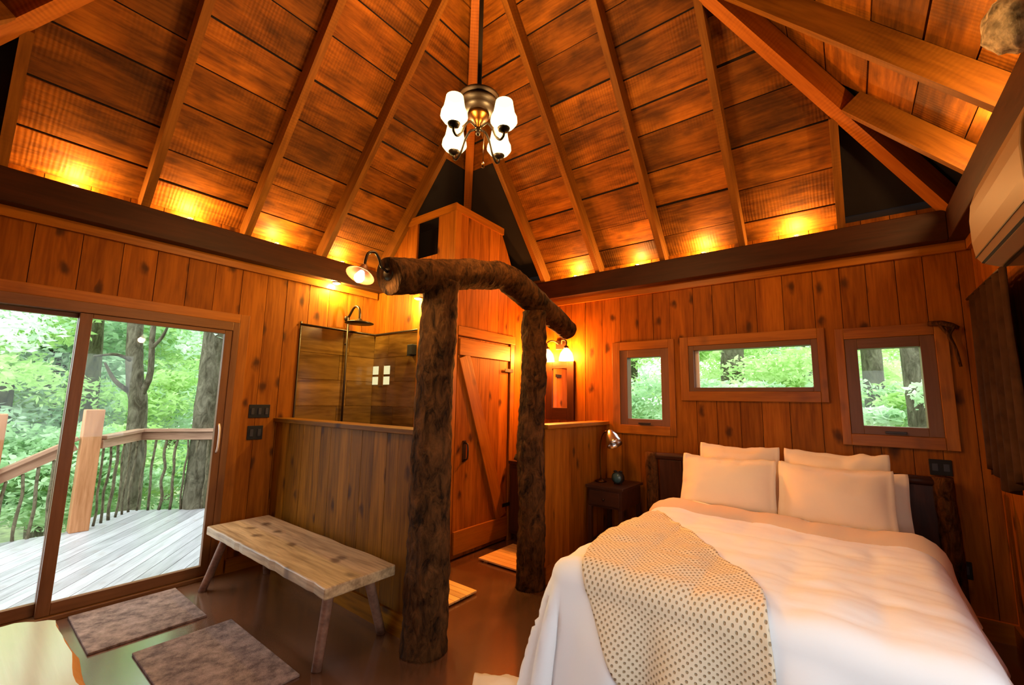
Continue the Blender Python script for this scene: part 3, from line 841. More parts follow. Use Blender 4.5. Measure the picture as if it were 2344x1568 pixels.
# vanity, mirror and sconce
t = thing('vanity_cabinet', (1.62, -0.27, 0), 'dark wood vanity cabinet under the framed mirror', 'cabinet')
box('body', (1.26, -.50, 0.08), (1.97, -.027, 0.78), M['darkwood'], t, 'X', .004)
box('plinth', (1.30, -.46, 0.0), (1.93, -.05, 0.08), M['darkwood'], t)
box('countertop', (1.25, -.52, 0.781), (1.98, -.027, 0.815), M['darkwood'], t, 'X', .006)
for a, b in ((1.29, 1.60), (1.63, 1.94)):
    o = box('door', (a, -.522, 0.12), (b, -.501, 0.74), M['darkwood'], t, 'Z', .004)
    lathe('knob', ((b - .04 if a < 1.5 else a + .04), -.523, .45), [(0.006, 0), (0.006, .012), (.014, .018), (.012, .026), (0, .028)], M['bronze'], o, 12, (0, -1, 0))
t = thing('wash_basin', (1.62, -.27, .815), 'pale vessel basin on the dark vanity', 'basin')
lathe('bowl', (1.62, -.27, .8165), [(0, 0), (.08, 0), (.15, .05), (.18, .12), (.172, .12), (.14, .055), (.07, .012), (0, .012)], M['white_plastic'], t, 24)
t = thing('wall_mirror', (1.585, -.03, 1.25), 'dark wood framed mirror below the two-light sconce', 'mirror')
a, b, c, d = 1.40, 1.765, 1.245, 1.90
box('frame', (a, -.035, c), (a + .085, -.002, d), M['darkbeam'], t, 'Z', .003); box('frame', (b - .085, -.035, c), (b, -.002, d), M['darkbeam'], t, 'Z', .003)
box('frame', (a + .085, -.035, d - .085), (b - .085, -.002, d), M['darkbeam'], t, 'X', .003); box('frame', (a + .085, -.035, c), (b - .085, -.002, c + .13), M['darkbeam'], t, 'X', .003)
box('mirror_pane', (a + .08, -.02, c + .12), (b - .08, -.015, d - .08), M['mirror'], t)
t = thing('wall_sconce', (1.585, -.05, 2.02), 'bronze two-light sconce with glowing frosted shades above the mirror', 'sconce')
box('back_plate', (1.52, -.02, 2.03), (1.65, -.001, 2.14), M['bronze'], t, 'X', .006)
for s in (-1, 1):
    x = 1.585 + s * .125
    tube('arm', [(1.585 + s * .02, -.02, 2.09), (1.585 + s * .06, -.08, 2.13), (x, -.10, 2.11), (x, -.10, 2.055)], .008, M['bronze'], t, 8, 16)
    lathe('socket_cup', (x, -.10, 2.03), [(.018, .03), (.03, .012), (.028, 0)], M['bronze'], t, 14)
    lathe('shade', (x, -.10, 1.90), [(.084, -.01), (.080, .03), (.066, .08), (.040, .115), (.028, .128), (.022, .126), (.034, .112), (.06, .078), (.076, .03), (.080, -.008)], M['shade'], t, 20)
    point('sconce_lamp', (x, -.10, 1.95), SCONCE_W, (1.0, .33, .05), .04, t)

# wooden bath mats
def slat_mat(x0, x1, y0, y1, label):
    t = thing('bath_mat', ((x0 + x1) / 2, (y0 + y1) / 2, 0), label, 'bath mat', 'wooden bath mats')
    n = 8; w = (y1 - y0) / n
    for i in range(n):
        box('slat', (x0, y0 + i * w + .002, .012), (x1, y0 + (i + 1) * w - .002, .026), M['teak'], t, 'X', .002)
    for x in (x0 + .06, x1 - .1):
        box('batten', (x, y0 + .01, 0.0), (x + .04, y1 - .01, .0118), M['teak'], t, 'Y')
slat_mat(1.24, 1.845, -2.10, -1.63, 'pale slatted wooden mat just behind the thick log post')
slat_mat(1.395, 1.985, -1.12, -.60, 'pale slatted wooden mat in front of the vanity')

# ------------------------------------------------------------------ log arch
P1, P2 = (2.10, -2.375), (2.075, -1.27)
arch = thing('log_arch', (2.1, -1.8, 0), 'bark-covered log arch of two posts and a bent log lintel', 'log arch')
tube('post', [(P1[0] + .0, P1[1] - .0, -.0), (P1[0] + .01, P1[1], .7), (P1[0] - .01, P1[1] + .01, 1.5), (P1[0] + .01, P1[1] + .02, 2.2)], [.135, .122, .118, .115], M['bark'], arch, 40, 150, .10, 7, 1.0)
tube('post', [(P2[0], P2[1], 0), (P2[0] + .012, P2[1], .6), (P2[0] - .012, P2[1] + .005, 1.1), (P2[0] + .01, P2[1] + .01, 1.7), (P2[0], P2[1] + .01, 2.2)], [.115, .105, .11, .105, .10], M['bark'], arch, 36, 140, .12, 8, 4.0)
tube('lintel', [(2.1, -2.76, 2.145), (2.1, -2.45, 2.225), (2.1, -2.05, 2.33), (2.1, -1.74, 2.395), (2.095, -1.58, 2.375), (2.09, -1.25, 2.28), (2.09, -.95, 2.19), (2.085, -.70, 2.115)], [.108, .108, .105, .105, .112, .108, .10, .09], M['bark'], arch, 40, 140, .08, 8, 9.0)
for x, y, z, d in ((P2[0] + .085, P2[1] - .05, 1.62, (.7, -.6, .4)), (P2[0] - .09, P2[1] - .05, .98, (-.8, -.5, .3)), (P1[0] + .10, P1[1] - .03, .35, (.8, -.5, .2))):
    d = Vector(d).normalized(); p = V(x, y, z)
    tube('knot_stub', [p - d * .05, p + d * .035], [.035, .024], M['bark'], arch, 10, 4, .15, 20, 2.0)

# lamp on the end of the lintel
t = thing('gooseneck_lamp', (2.1, -2.78, 2.15), 'bronze gooseneck lamp with a lit bulb on the end of the log lintel', 'lamp')
lathe('wall_plate', (2.1, -2.752, 2.17), [(.05, 0), (.05, .012), (.03, .02)], M['bronze'], t, 16, (0, -1, 0))
tube('gooseneck', [(2.1, -2.77, 2.17), (2.1, -2.81, 2.19), (2.1, -2.83, 2.235), (2.1, -2.86, 2.262), (2.1, -2.90, 2.245), (2.1, -2.915, 2.20), (2.1, -2.92, 2.155)], .008, M['bronze'], t, 8, 24)
ax = V(0.1, -.42, -.9).normalized(); ap = V(2.1, -2.92, 2.16)
lathe('shade', ap, [(.014, -.012), (.02, .0), (.028, .022), (.05, .042), (.076, .062), (.079, .062), (.074, .057), (.046, .036), (.022, .018), (.012, .004)], M['copper'], t, 22, ax)
lathe('bulb', ap + ax * .03, [(0, 0), (.012, .002), (.02, .02), (.027, .042), (.024, .06), (.012, .073), (0, .076)], M['bulb'], t, 16, ax)
point('gooseneck_bulb', ap + ax * .125, BARN_W, (1.0, .72, .34), .03, t)

# ------------------------------------------------------------------ chandelier
CX, CY = 2.50, -2.47
t = thing('chandelier', (CX, CY, 3.0), 'bronze four-arm chandelier with glowing tulip glass shades', 'chandelier')
tube('rod', [(CX, CY, 3.32), (CX - .03, CY + .02, APEX.z - .02)], .014, M['darkbronze'], t, 10, straight=True)
lathe('housing', (CX, CY, 3.16), [(0, 0), (.05, 0), (.09, .015), (.10, .03), (.104, .05), (.118, .055), (.118, .07), (.112, .074), (.112, .085), (.125, .09), (.125, .105), (.118, .11), (.10, .125), (.07, .14), (.04, .15), (.03, .175), (.014, .19), (0, .19)], M['darkbronze'], t, 28)
lathe('bell', (CX, CY, 3.065), [(0, 0), (.012, .0), (.02, .012), (.016, .03), (.035, .05), (.062, .075), (.066, .095), (.05, .105), (0, .105)], M['brass'], t, 24)
lathe('finial', (CX, CY, 3.02), [(0, 0), (.01, .004), (.014, .018), (.008, .032), (.012, .046), (0, .046)], M['darkbronze'], t, 14)
SR = .20
for k, (dx, dy) in enumerate(((0, -1), (1, 0), (-1, 0), (0, 1))):
    P = lambda r, z: V(CX + dx * r, CY + dy * r, z)
    tube('arm', [P(.02, 3.07), P(.07, 3.075), P(.11, 3.03), P(.14, 2.965), P(.175, 2.93), P(SR, 2.945), P(SR, 2.97)], .007, M['darkbronze'], t, 8, 28)
    c = P(SR, 2.965)
    lathe('socket_cup', c, [(.0, 0), (.012, 0), (.03, .01), (.036, .025), (.03, .03), (0, .03)], M['darkbronze'], t, 16)
    lathe('shade', c, [(.03, .031), (.06, .04), (.078, .065), (.075, .09), (.062, .118), (.056, .15), (.05, .188), (.047, .188), (.053, .15), (.058, .118), (.07, .09), (.073, .066), (.056, .046), (.026, .036)], M['shade'], t, 20)
    point('chandelier_lamp', c + V(0, 0, .10), CHAND_W, WARM, .03, t)
tube('pull_chain', [(CX + .02, CY + .03, 3.06), (CX + .02, CY + .03, 2.86)], .0025, M['brass'], t, 6, straight=True)
lathe('pull_fob', (CX + .02, CY + .03, 2.82), [(0, 0), (.008, .005), (.009, .025), (.003, .04), (0, .04)], M['brass'], t, 10)

# ------------------------------------------------------------------ bench and floor mats
t = thing('wooden_bench', (1.06, -2.67, 0), 'rustic wooden slab bench with splayed legs before the half wall', 'bench')
top = 0.45; th = .062
rnd = random.Random(2); nn = 26
front, back = [], []
for i in range(nn + 1):
    x = .20 + 1.72 * i / nn
    front.append(V(x, -2.905 + .012 * noise.noise(V(x * 5, 1, 0)) + .008 * noise.noise(V(x * 17, 1, 3)), top))
    back.append(V(x, -2.455 + .012 * noise.noise(V(x * 4, 7, 0)), top))
poly = front + back[::-1]
o = plate('seat', poly, (0, 0, -1), th, (1, 0, 0), M['bench'], t)
m = o.modifiers.new('bevel', 'BEVEL'); m.width = .008; m.segments = 2; m.limit_method = 'ANGLE'; m.angle_limit = 1.0
for x, y, sx, sy in ((.36, -2.82, -.10, -.095), (.36, -2.54, -.10, .08), (1.78, -2.80, .04, -.07), (1.76, -2.55, .0, .13)):
    tube('leg', [(x, y, top - th + .01), (x + sx, y + sy, 0.0)], [.030, .026], M['benchleg'], t, 12, 6, .06, 12, x)
def rug(x0, x1, y0, y1, label):
    o = box('door_mat', (x0, y0, 0.0), (x1, y1, .014), M['rug'], None, 'X', .004)
    tag(o, label, 'mat', 'brown floor mats'); return o
rug(.075, .725, -3.60, -3.03, 'brown pile mat right against the sliding door')
rug(.90, 1.80, -3.445, -2.948, 'brown pile mat beside the front bench leg')

# ------------------------------------------------------------------ live-edge table
t = thing('live_edge_table', (2.75, -4.32, 0), 'pale glossy live-edge table in the near left corner', 'table')
out = []
def edge(p, q, n, amp, seed):
    for i in range(n):
        s = i / n; a = Vector(p).lerp(Vector(q), s); d = (Vector(q) - Vector(p)).normalized(); nrm = V(d.y, -d.x, 0)
        out.append(a + nrm * (amp * noise.noise(V(s * 5 + seed, seed, .3)) + .4 * amp * noise.noise(V(s * 14 + seed, seed, .8))))
edge((2.10, -4.70, .74), (2.07, -4.03, .74), 14, .02, 1)
edge((2.07, -4.03, .74), (2.14, -3.945, .74), 4, .006, 2)
edge((2.14, -3.945, .74), (3.35, -3.96, .74), 26, .02, 3)
edge((3.35, -3.96, .74), (3.4, -4.70, .74), 10, .02, 4)
edge((3.4, -4.70, .74), (2.10, -4.70, .74), 10, .02, 5)
inner = [V(p.x + (.0 if p.x > 2.2 else .0), p.y, p.z) for p in out]
cen = sum(out, V(0, 0, 0)) / len(out)
topv = [p + (cen - p).normalized() * .012 for p in out]
lowv = [p + (p - cen).normalized() * .014 - V(0, 0, .03) for p in out]
botv = [p + (cen - p).normalized() * .02 - V(0, 0, .06) for p in out]
K = len(out)
plate('table_top', topv, (0, 0, -1), .004, (1, 0, 0), M['tabletop'], t)
vs = [p - V(0, 0, .004) for p in topv] + lowv + botv; fs = []
for r in range(2):
    for i in range(K):
        j = (i + 1) % K; fs.append((r*K+i, r*K+j, (r+1)*K+j, (r+1)*K+i))
fs.append(tuple(range(2*K, 3*K)))
mk('live_edge', vs, fs, M['edgewood'], t, frame=axes((1, 0, 0), (0, 0, 1)))
for x, y in ((2.25, -4.12), (2.25, -4.58), (3.2, -4.12), (3.2, -4.58)):
    tube('leg', [(x, y, .682), (x, y, 0)], [.035, .03], M['benchleg'], t, 12, 4)

# ------------------------------------------------------------------ bed
bed = thing('log_bed', (3.66, -1.15, 0), 'queen bed with a dark log headboard', 'bed')
for x, zt_ in ((2.64, .985), (4.615, .99)):
    tube('headboard_post', [(x, -.10, 0), (x + .01, -.10, .5), (x, -.10, zt_)], [.062, .058, .056], M['bark'], bed, 16, 26, .08, 9, x)
tube('headboard_rail', [(2.60, -.10, .955), (3.2, -.10, .965), (4.64, -.10, .955)], [.032, .034, .032], M['darkwood'], bed, 12, 20, .05, 8, 2)
for i in range(9):
    x = 2.72 + i * .208
    box('headboard_plank', (x, -.115, .30), (x + .2, -.085, .93), M['darkwood'], bed, 'Z', .004)
box('side_rail', (2.96, -2.2, .22), (3.0, -.12, .40), M['darkwood'], bed, 'Y', .005)
box('side_rail', (4.34, -2.2, .22), (4.38, -.12, .40), M['darkwood'], bed, 'Y', .005)
box('foot_rail', (2.98, -2.22, .22), (4.36, -2.18, .40), M['darkwood'], bed, 'X', .005)
for x in (3.0, 4.34):
    tube('foot_post', [(x, -2.18, 0), (x, -2.18, .44)], .04, M['bark'], bed, 12, 6, .08, 9, x)
o = box('mattress', (3.0, -2.20, .36), (4.36, -.13, .60), M['duvet'], bed, 'X', .05)

# cloth drawn over the mattress: flat sheet coordinates -> draped position
BX0, BX1, BY0, BY1, BTOP, BR = 3.02, 4.40, -2.24, 0.2, .665, .085
def drape(p, q, lift=0.0, wr=1.0, flare=.30):
    nx, ny = min(max(p, BX0), BX1), min(max(q, BY0), BY1)
    e = V(p - nx, q - ny, 0); D = e.length
    box_ = (abs(math.sin(math.pi * p / .30)) * abs(math.sin(math.pi * (q + .1) / .30))) ** .45
    puff = .016 * noise.noise(V(p * 2.6, q * 2.6, 2)) + .010 * noise.noise(V(p * 7, q * 9, 5)) + .005 * noise.noise(V(p * 16, q * 22, 5)) + .014 * box_
    if D < 1e-6:
        return V(nx, ny, BTOP + lift + wr * puff)
    d = e / D; arc = BR * math.pi / 2
    rr = BR + lift
    if D < arc:
        a = D / BR
        off = rr * math.sin(a); z = BTOP - BR + rr * math.cos(a) + wr * puff * math.cos(a)
    else:
        h = D - arc
        per = (p if abs(d.y) > abs(d.x) else q) * 1.0 + math.atan2(d.y, d.x) * .35
        fold = wr * min(1, h / .25) * (.038 * math.sin(per * 17 + 2 * noise.noise(V(per * 2, 3, 0))) + .02 * noise.noise(V(per * 9, h * 3, 1)))
        off = rr + h * flare + fold; z = BTOP - BR - h * .965 + wr * puff * .2
    z = max(z, .012 + lift)
    return V(nx, ny, 0) + d * off + V(0, 0, z)

def cloth(name, F, nu, nv, mat, parent, uvf=None, thick=.012):
    vs = [F(i / nu, j / nv) for j in range(nv + 1) for i in range(nu + 1)]
    fs = [(j*(nu+1)+i, j*(nu+1)+i+1, (j+1)*(nu+1)+i+1, (j+1)*(nu+1)+i) for j in range(nv) for i in range(nu)]
    o = mk(name, vs, fs, mat, parent, smooth=True)
    if uvf:
        uv = o.data.uv_layers.new(name='UVMap')
        for l in o.data.loops:
            i, j = l.vertex_index % (nu + 1), l.vertex_index // (nu + 1)
            uv.data[l.index].uv = uvf(i / nu, j / nv)
    if thick:
        m = o.modifiers.new('thickness', 'SOLIDIFY'); m.thickness = thick; m.offset = -1
    return o
SL, SRt, SF = .60, .40, .66     # overhangs left, right, foot
dv = thing('duvet', (3.7, -1.4, .3), 'white puffy duvet spread over the bed', 'duvet')
cloth('quilt', lambda a, b: drape(BX0 - SL + (BX1 - BX0 + SL + SRt) * a, -.62 + (BY0 - SF + .62) * b), 96, 110, M['duvet'], dv, thick=.02)
# turned-back edge by the pillows
def fold(a, b):
    p = BX0 - .30 + (BX1 - BX0 + .30 + .34) * a
    mid = -.80 - .14 * (p - 3.0) * .3 + .02 * math.sin(p * 9) + .012 * noise.noise(V(p * 6, 0, 0))
    w = .15 + .02 * noise.noise(V(p * 3, 4, 0))
    ang = (b * 2 - 1) * math.pi * .5
    q = mid - math.sin(ang) * w
    lift = .004 + .05 * math.cos(ang) * (1 + .25 * noise.noise(V(p * 6, b * 3, 0)))
    return drape(p, q, lift)
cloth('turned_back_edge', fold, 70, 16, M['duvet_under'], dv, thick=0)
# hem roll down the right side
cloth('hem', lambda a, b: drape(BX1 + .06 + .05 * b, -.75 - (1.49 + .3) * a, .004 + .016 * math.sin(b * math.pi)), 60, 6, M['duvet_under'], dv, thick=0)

# waffle throw
tw = thing('waffle_throw', (3.3, -2.0, .3), 'cream waffle-knit throw draped diagonally over the foot of the bed', 'throw')
Lc = [(3.00, -1.10), (2.975, -1.5), (2.985, -1.9), (3.07, -2.24), (3.27, -2.55), (3.50, -2.86)]
Rc = [(3.03, -1.09), (3.32, -1.42), (3.60, -1.79), (3.83, -2.12), (3.90, -2.40), (3.92, -2.86)]
def curve(C, s):
    x = np.interp(s, np.linspace(0, 1, len(C)), [c[0] for c in C]); y = np.interp(s, np.linspace(0, 1, len(C)), [c[1] for c in C]); return float(x), float(y)
def curve_s(C, s):   # lightly smoothed
    pts = [curve(C, min(1, max(0, s + k * .03))) for k in (-2, -1, 0, 1, 2)]
    return sum(p[0] for p in pts) / 5, sum(p[1] for p in pts) / 5
def throw(a, b):
    l, r = curve_s(Lc, b), curve_s(Rc, b)
    return (l[0] + (r[0] - l[0]) * a, l[1] + (r[1] - l[1]) * a)
def throw3(a, b):
    p, q = throw(a, b)
    ed = .010 * math.exp(-((1 - a) / .04) ** 2)
    return drape(p, q, .02 + ed, 1.0)
cloth('blanket', throw3, 70, 110, M['knit'], tw, uvf=throw, thick=.012)

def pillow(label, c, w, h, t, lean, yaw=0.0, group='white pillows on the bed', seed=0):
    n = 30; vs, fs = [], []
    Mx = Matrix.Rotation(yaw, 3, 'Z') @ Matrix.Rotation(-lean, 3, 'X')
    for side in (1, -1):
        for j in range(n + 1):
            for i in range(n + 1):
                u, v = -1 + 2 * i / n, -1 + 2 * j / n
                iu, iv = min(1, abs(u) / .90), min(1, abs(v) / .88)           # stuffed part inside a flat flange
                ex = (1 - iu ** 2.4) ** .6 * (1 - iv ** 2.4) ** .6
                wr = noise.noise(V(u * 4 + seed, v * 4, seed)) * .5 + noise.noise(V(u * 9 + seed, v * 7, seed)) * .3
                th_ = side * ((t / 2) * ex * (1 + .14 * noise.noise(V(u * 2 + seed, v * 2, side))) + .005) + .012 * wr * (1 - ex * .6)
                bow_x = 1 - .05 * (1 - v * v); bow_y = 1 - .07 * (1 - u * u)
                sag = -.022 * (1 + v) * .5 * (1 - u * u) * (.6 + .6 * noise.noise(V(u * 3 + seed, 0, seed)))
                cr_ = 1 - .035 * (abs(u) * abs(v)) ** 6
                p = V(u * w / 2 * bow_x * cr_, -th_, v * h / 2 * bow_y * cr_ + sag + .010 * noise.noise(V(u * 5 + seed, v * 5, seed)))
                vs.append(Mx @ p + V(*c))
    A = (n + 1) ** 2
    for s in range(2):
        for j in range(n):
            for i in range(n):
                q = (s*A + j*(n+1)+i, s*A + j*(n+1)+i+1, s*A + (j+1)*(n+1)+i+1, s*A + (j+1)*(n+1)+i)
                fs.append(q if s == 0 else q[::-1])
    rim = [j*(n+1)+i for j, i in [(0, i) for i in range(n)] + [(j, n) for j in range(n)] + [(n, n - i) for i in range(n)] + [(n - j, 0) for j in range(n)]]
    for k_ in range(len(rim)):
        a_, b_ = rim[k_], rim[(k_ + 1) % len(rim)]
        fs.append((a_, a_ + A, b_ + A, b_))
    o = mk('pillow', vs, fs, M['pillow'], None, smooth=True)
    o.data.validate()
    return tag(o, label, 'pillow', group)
pillow('white pillow at the front left, nearest to the bedside lamp', (3.37, -.50, .835), .68, .46, .17, math.radians(24), .05, seed=1)
pillow('white pillow at the front right, nearest to the camera', (4.03, -.52, .83), .66, .47, .18, math.radians(24), -.04, seed=2)
pillow('white pillow standing behind at the left against the headboard', (3.41, -.27, .885), .60, .50, .14, math.radians(14), 0.02, seed=3)
pillow('white pillow standing behind at the right against the headboard', (4.04, -.27, .885), .64, .50, .14, math.radians(14), -.02, seed=4)
pillow('white pillow tucked at the far right between front and back pillows', (4.13, -.38, .80), .62, .46, .10, math.radians(18), -.02, seed=5)
# white cushion on the floor by the foot of the bed
o = pillow('white cushion on the floor peeking out from under the duvet', (2.83, -2.47, .065), .42, .38, .12, math.radians(90), .6, group=None, seed=9)
o.name = 'floor_cushion'; o['category'] = 'cushion'

# ------------------------------------------------------------------ nightstand with lamp and clock
t = thing('nightstand', (2.34, -.29, 0), 'small dark nightstand between half wall and headboard', 'nightstand')
box('table_top', (2.165, -.52, .665), (2.535, -.05, .69), M['darkwood'], t, 'X', .004)
box('apron', (2.185, -.50, .50), (2.515, -.07, .664), M['darkwood'], t, 'X')
o = box('drawer', (2.205, -.515, .52), (2.495, -.501, .645), M['darkwood'], t, 'X', .003)
lathe('knob', (2.35, -.516, .58), [(.006, 0), (.006, .01), (.013, .016), (.01, .024), (0, .025)], M['bronze'], o, 12, (0, -1, 0))
for x in (2.20, 2.50):
    for y in (-.485, -.085):
        box('leg', (x - .018, y - .018, 0), (x + .018, y + .018, .499), M['darkwood'], t, 'Z')
box('lower_shelf', (2.19, -.495, .18), (2.51, -.075, .20), M['darkwood'], t)
t = thing('desk_lamp', (2.21, -.30, .69), 'slim metal reading lamp with a shiny dome shade on the nightstand', 'lamp')
lathe('base', (2.215, -.30, .6905), [(0, 0), (.055, 0), (.055, .01), (.02, .02), (.012, .03), (0, .03)], M['brass'], t, 20)
tube('stem', [(2.215, -.30, .715), (2.21, -.30, .95), (2.225, -.30, 1.10), (2.27, -.30, 1.165), (2.31, -.30, 1.15)], .006, M['brass'], t, 8, 24)
ax = V(.45, -.25, -.8).normalized()
lathe('shade', V(2.315, -.30, 1.165), [(.008, -.02), (.022, -.012), (.035, .01), (.058, .05), (.072, .11), (.075, .14), (.071, .14), (.066, .11), (.05, .05), (.02, .012)], M['steel'], t, 22, ax)
lathe('bulb', V(2.315, -.30, 1.165) + ax * .03, [(0, 0), (.018, .01), (.028, .05), (.02, .08), (0, .09)], M['white_plastic'], t, 14, ax)
t = thing('alarm_clock', (2.40, -.32, .69), 'small round black alarm clock on the nightstand', 'clock')
lathe('case', (2.40, -.35, .75), [(0, 0), (.05, .0), (.056, -.01), (.056, -.05), (.04, -.062), (0, -.064)], M['black'], t, 22, (0, -1, 0))
lathe('dial', (2.40, -.3505, .75), [(.0, 0.0), (.044, 0), (.044, .002), (0, .003)], plain('clock_dial', (.05, .10, .10), .15), t, 22, (0, -1, 0))
for s in (-1, 1):
    tube('foot', [(2.40 + s * .03, -.32, .705), (2.40 + s * .036, -.32, .6905)], .006, M['black'], t, 8, straight=True)
    lathe('bell', (2.40 + s * .026, -.32, .80), [(.018, 0), (.016, .01), (0, .016)], M['black'], t, 12)

# ------------------------------------------------------------------ wall plates
def wallplate(name, lo, hi, label, n, axis, cat):
    t = thing(name, ((lo[0]+hi[0])/2, (lo[1]+hi[1])/2, lo[2]), label, cat)
    box('cover', lo, hi, M['black'], t, 'X', .003)
    for i in range(n):
        if axis == 'Y':
            w = (hi[1] - lo[1]) / n; a = lo[1] + w * i + w * .3
            box('toggle', (hi[0] + .0002, a, lo[2] + .03), (hi[0] + .008, a + w * .4, hi[2] - .03), M['grille'], t, 'Z')
        else:
            w = (hi[0] - lo[0]) / n; a = lo[0] + w * i + w * .25
            box('socket', (a, lo[1] - .004, lo[2] + .03), (a + w * .5, lo[1] - .0002, hi[2] - .03), M['grille'], t, 'Z')
wallplate('switch_plate', (.001, -2.615, 1.255), (.009, -2.44, 1.37), 'wide black switch plate beside the glass door', 3, 'Y', 'switch')
wallplate('switch_plate', (.001, -2.612, 1.066), (.009, -2.485, 1.186), 'smaller black switch plate under the wide one', 2, 'Y', 'switch')
wallplate('outlet_plate', (4.568, -.009, .99), (4.683, -.001, 1.097), 'black outlet plate under the right-hand window', 2, 'X', 'outlet')
wallplate('outlet_plate', (4.655, -.036, .345), (4.72, -.027, .455), 'black outlet low behind the headboard post', 1, 'X', 'outlet')

# ------------------------------------------------------------------ branch hook, curtain, nest, air conditioner
t = thing('branch_hook', (4.72, -.03, 1.9), 'dark forked branch hook on the wall by the right-hand window', 'hook')
tube('branch', [(4.635, -.035, 2.04), (4.70, -.05, 2.035), (4.755, -.05, 2.015), (4.785, -.035, 2.0)], [.016, .020, .018, .012], M['bark'], t, 8, 14, .1, 20, 1)
tube('branch', [(4.765, -.05, 2.015), (4.735, -.055, 1.95), (4.755, -.06, 1.86), (4.775, -.05, 1.73)], [.014, .012, .011, .008], M['bark'], t, 8, 14, .1, 20, 2)
tube('branch', [(4.69, -.05, 2.035), (4.715, -.06, 1.98), (4.74, -.055, 1.945)], [.012, .011, .01], M['bark'], t, 8, 10, .1, 20, 3)

t = thing('gathered_curtain', (4.84, -.5, 1.0), 'dark brown gathered curtain hanging on the right wall near the corner', 'curtain')
def cur(a, b):
    y = -.18 - .86 * a
    z = 2.17 - 1.13 * b + .05 * math.sin(a * 9) * b
    x = 4.835 + .03 * math.sin(a * 2 * math.pi * 6 + .6 * noise.noise(V(a * 4, b * 2, 0))) * (.6 + .4 * b)
    return V(x, y, z)
cloth('drape', cur, 80, 20, M['curtain'], t, thick=.004)
tube('curtain_rod', [(4.835, -.10, 2.18), (4.835, -1.12, 2.18)], .009, M['bronze'], t, 8, straight=True)
for y in (-.13, -1.09):
    tube('rod_bracket', [(4.835, y, 2.18), (4.899, y, 2.18)], .006, M['bronze'], t, 8, straight=True)

# nest on the rafter
c = V(4.86 - .02, -1.62, 3.10)
vs, fs = [], []
nu, nv = 28, 18
for j in range(nv + 1):
    for i in range(nu):
        th_, ph = math.pi * j / nv, 2 * math.pi * i / nu
        d = V(math.sin(th_) * math.cos(ph), math.sin(th_) * math.sin(ph), math.cos(th_))
        r = 1 + .14 * noise.noise(d * 2.3) + .06 * noise.noise(d * 7)
        vs.append(V(4.715, -2.10, 2.80) + V(d.x * .085, d.y * .09, d.z * .11) * r)
for j in range(nv):
    for i in range(nu):
        i2 = (i + 1) % nu; fs.append((j*nu+i, (j+1)*nu+i, (j+1)*nu+i2, j*nu+i2))
NEST = mk('hornet_nest', vs, fs, M['nest'], None, smooth=True); tag(NEST, 'round papery hornet nest up among the rafters on the right', 'nest')

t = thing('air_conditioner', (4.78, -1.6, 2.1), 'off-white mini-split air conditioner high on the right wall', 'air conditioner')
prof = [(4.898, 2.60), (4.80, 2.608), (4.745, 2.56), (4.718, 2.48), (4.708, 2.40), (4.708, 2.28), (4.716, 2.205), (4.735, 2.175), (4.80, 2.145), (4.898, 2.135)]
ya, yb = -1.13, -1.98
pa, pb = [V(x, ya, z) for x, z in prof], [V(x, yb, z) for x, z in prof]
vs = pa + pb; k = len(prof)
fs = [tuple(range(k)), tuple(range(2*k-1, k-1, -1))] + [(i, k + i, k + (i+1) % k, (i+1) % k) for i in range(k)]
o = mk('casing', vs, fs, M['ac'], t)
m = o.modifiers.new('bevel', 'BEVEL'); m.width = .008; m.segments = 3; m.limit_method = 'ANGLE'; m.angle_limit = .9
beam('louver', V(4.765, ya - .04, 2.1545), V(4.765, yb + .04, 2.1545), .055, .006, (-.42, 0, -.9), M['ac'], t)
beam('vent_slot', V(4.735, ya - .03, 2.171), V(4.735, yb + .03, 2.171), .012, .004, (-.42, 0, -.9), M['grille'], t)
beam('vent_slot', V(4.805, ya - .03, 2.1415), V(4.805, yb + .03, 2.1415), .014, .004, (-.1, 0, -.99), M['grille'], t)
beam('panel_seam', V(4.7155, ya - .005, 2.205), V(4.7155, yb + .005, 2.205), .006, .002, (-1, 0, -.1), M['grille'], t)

# ------------------------------------------------------------------ deck outside
ZD = -.05
dk = thing('deck_floor', (-1.5, -2.6, ZD - .04), 'weathered pale deck boards outside the glass door', None, kind='structure')
edge_poly = [(-.13, -6.2), (-2.62, -6.2), (-2.62, -3.30), (-3.38, -2.95), (-3.30, -2.62), (-2.66, -1.90), (-1.6, -1.2), (-.13, -1.2)]
ang = math.radians(-38)
dx_, dy_ = math.cos(ang), math.sin(ang)
def inside_halfplanes(poly):
    hs = []
    for i in range(len(poly)):
        a, b = poly[i], poly[(i + 1) % len(poly)]
        hs.append((a, b))
    return hs
# boards run diagonally, cut to the deck outline by convex pieces
PIECES = [[(-.13, -6.2), (-2.62, -6.2), (-2.62, -3.30), (-.13, -3.30)], [(-.13, -3.30), (-2.62, -3.30), (-3.38, -2.95), (-3.30, -2.62), (-2.66, -1.90), (-1.6, -1.2), (-.13, -1.2)]]
def area(p): return sum(p[i][0]*p[(i+1) % len(p)][1] - p[(i+1) % len(p)][0]*p[i][1] for i in range(len(p))) / 2
bw = .14; kk = -50
while kk < 50:
    polys = []
    lo_, hi_ = kk * bw + .003, (kk + 1) * bw - .003
    for pc in PIECES:
        p = clip_poly(list(pc), lambda q: (-q[0] * dy_ + q[1] * dx_) - lo_)
        p = clip_poly(p, lambda q: hi_ - (-q[0] * dy_ + q[1] * dx_)) if len(p) > 2 else p
        if len(p) > 2 and abs(area(p)) > .01: polys.append([V(q[0], q[1], ZD) for q in p])
    if polys: plate('plank', polys, (0, 0, -1), .03, (dx_, dy_, 0), M['deck'], dk)
    kk += 1

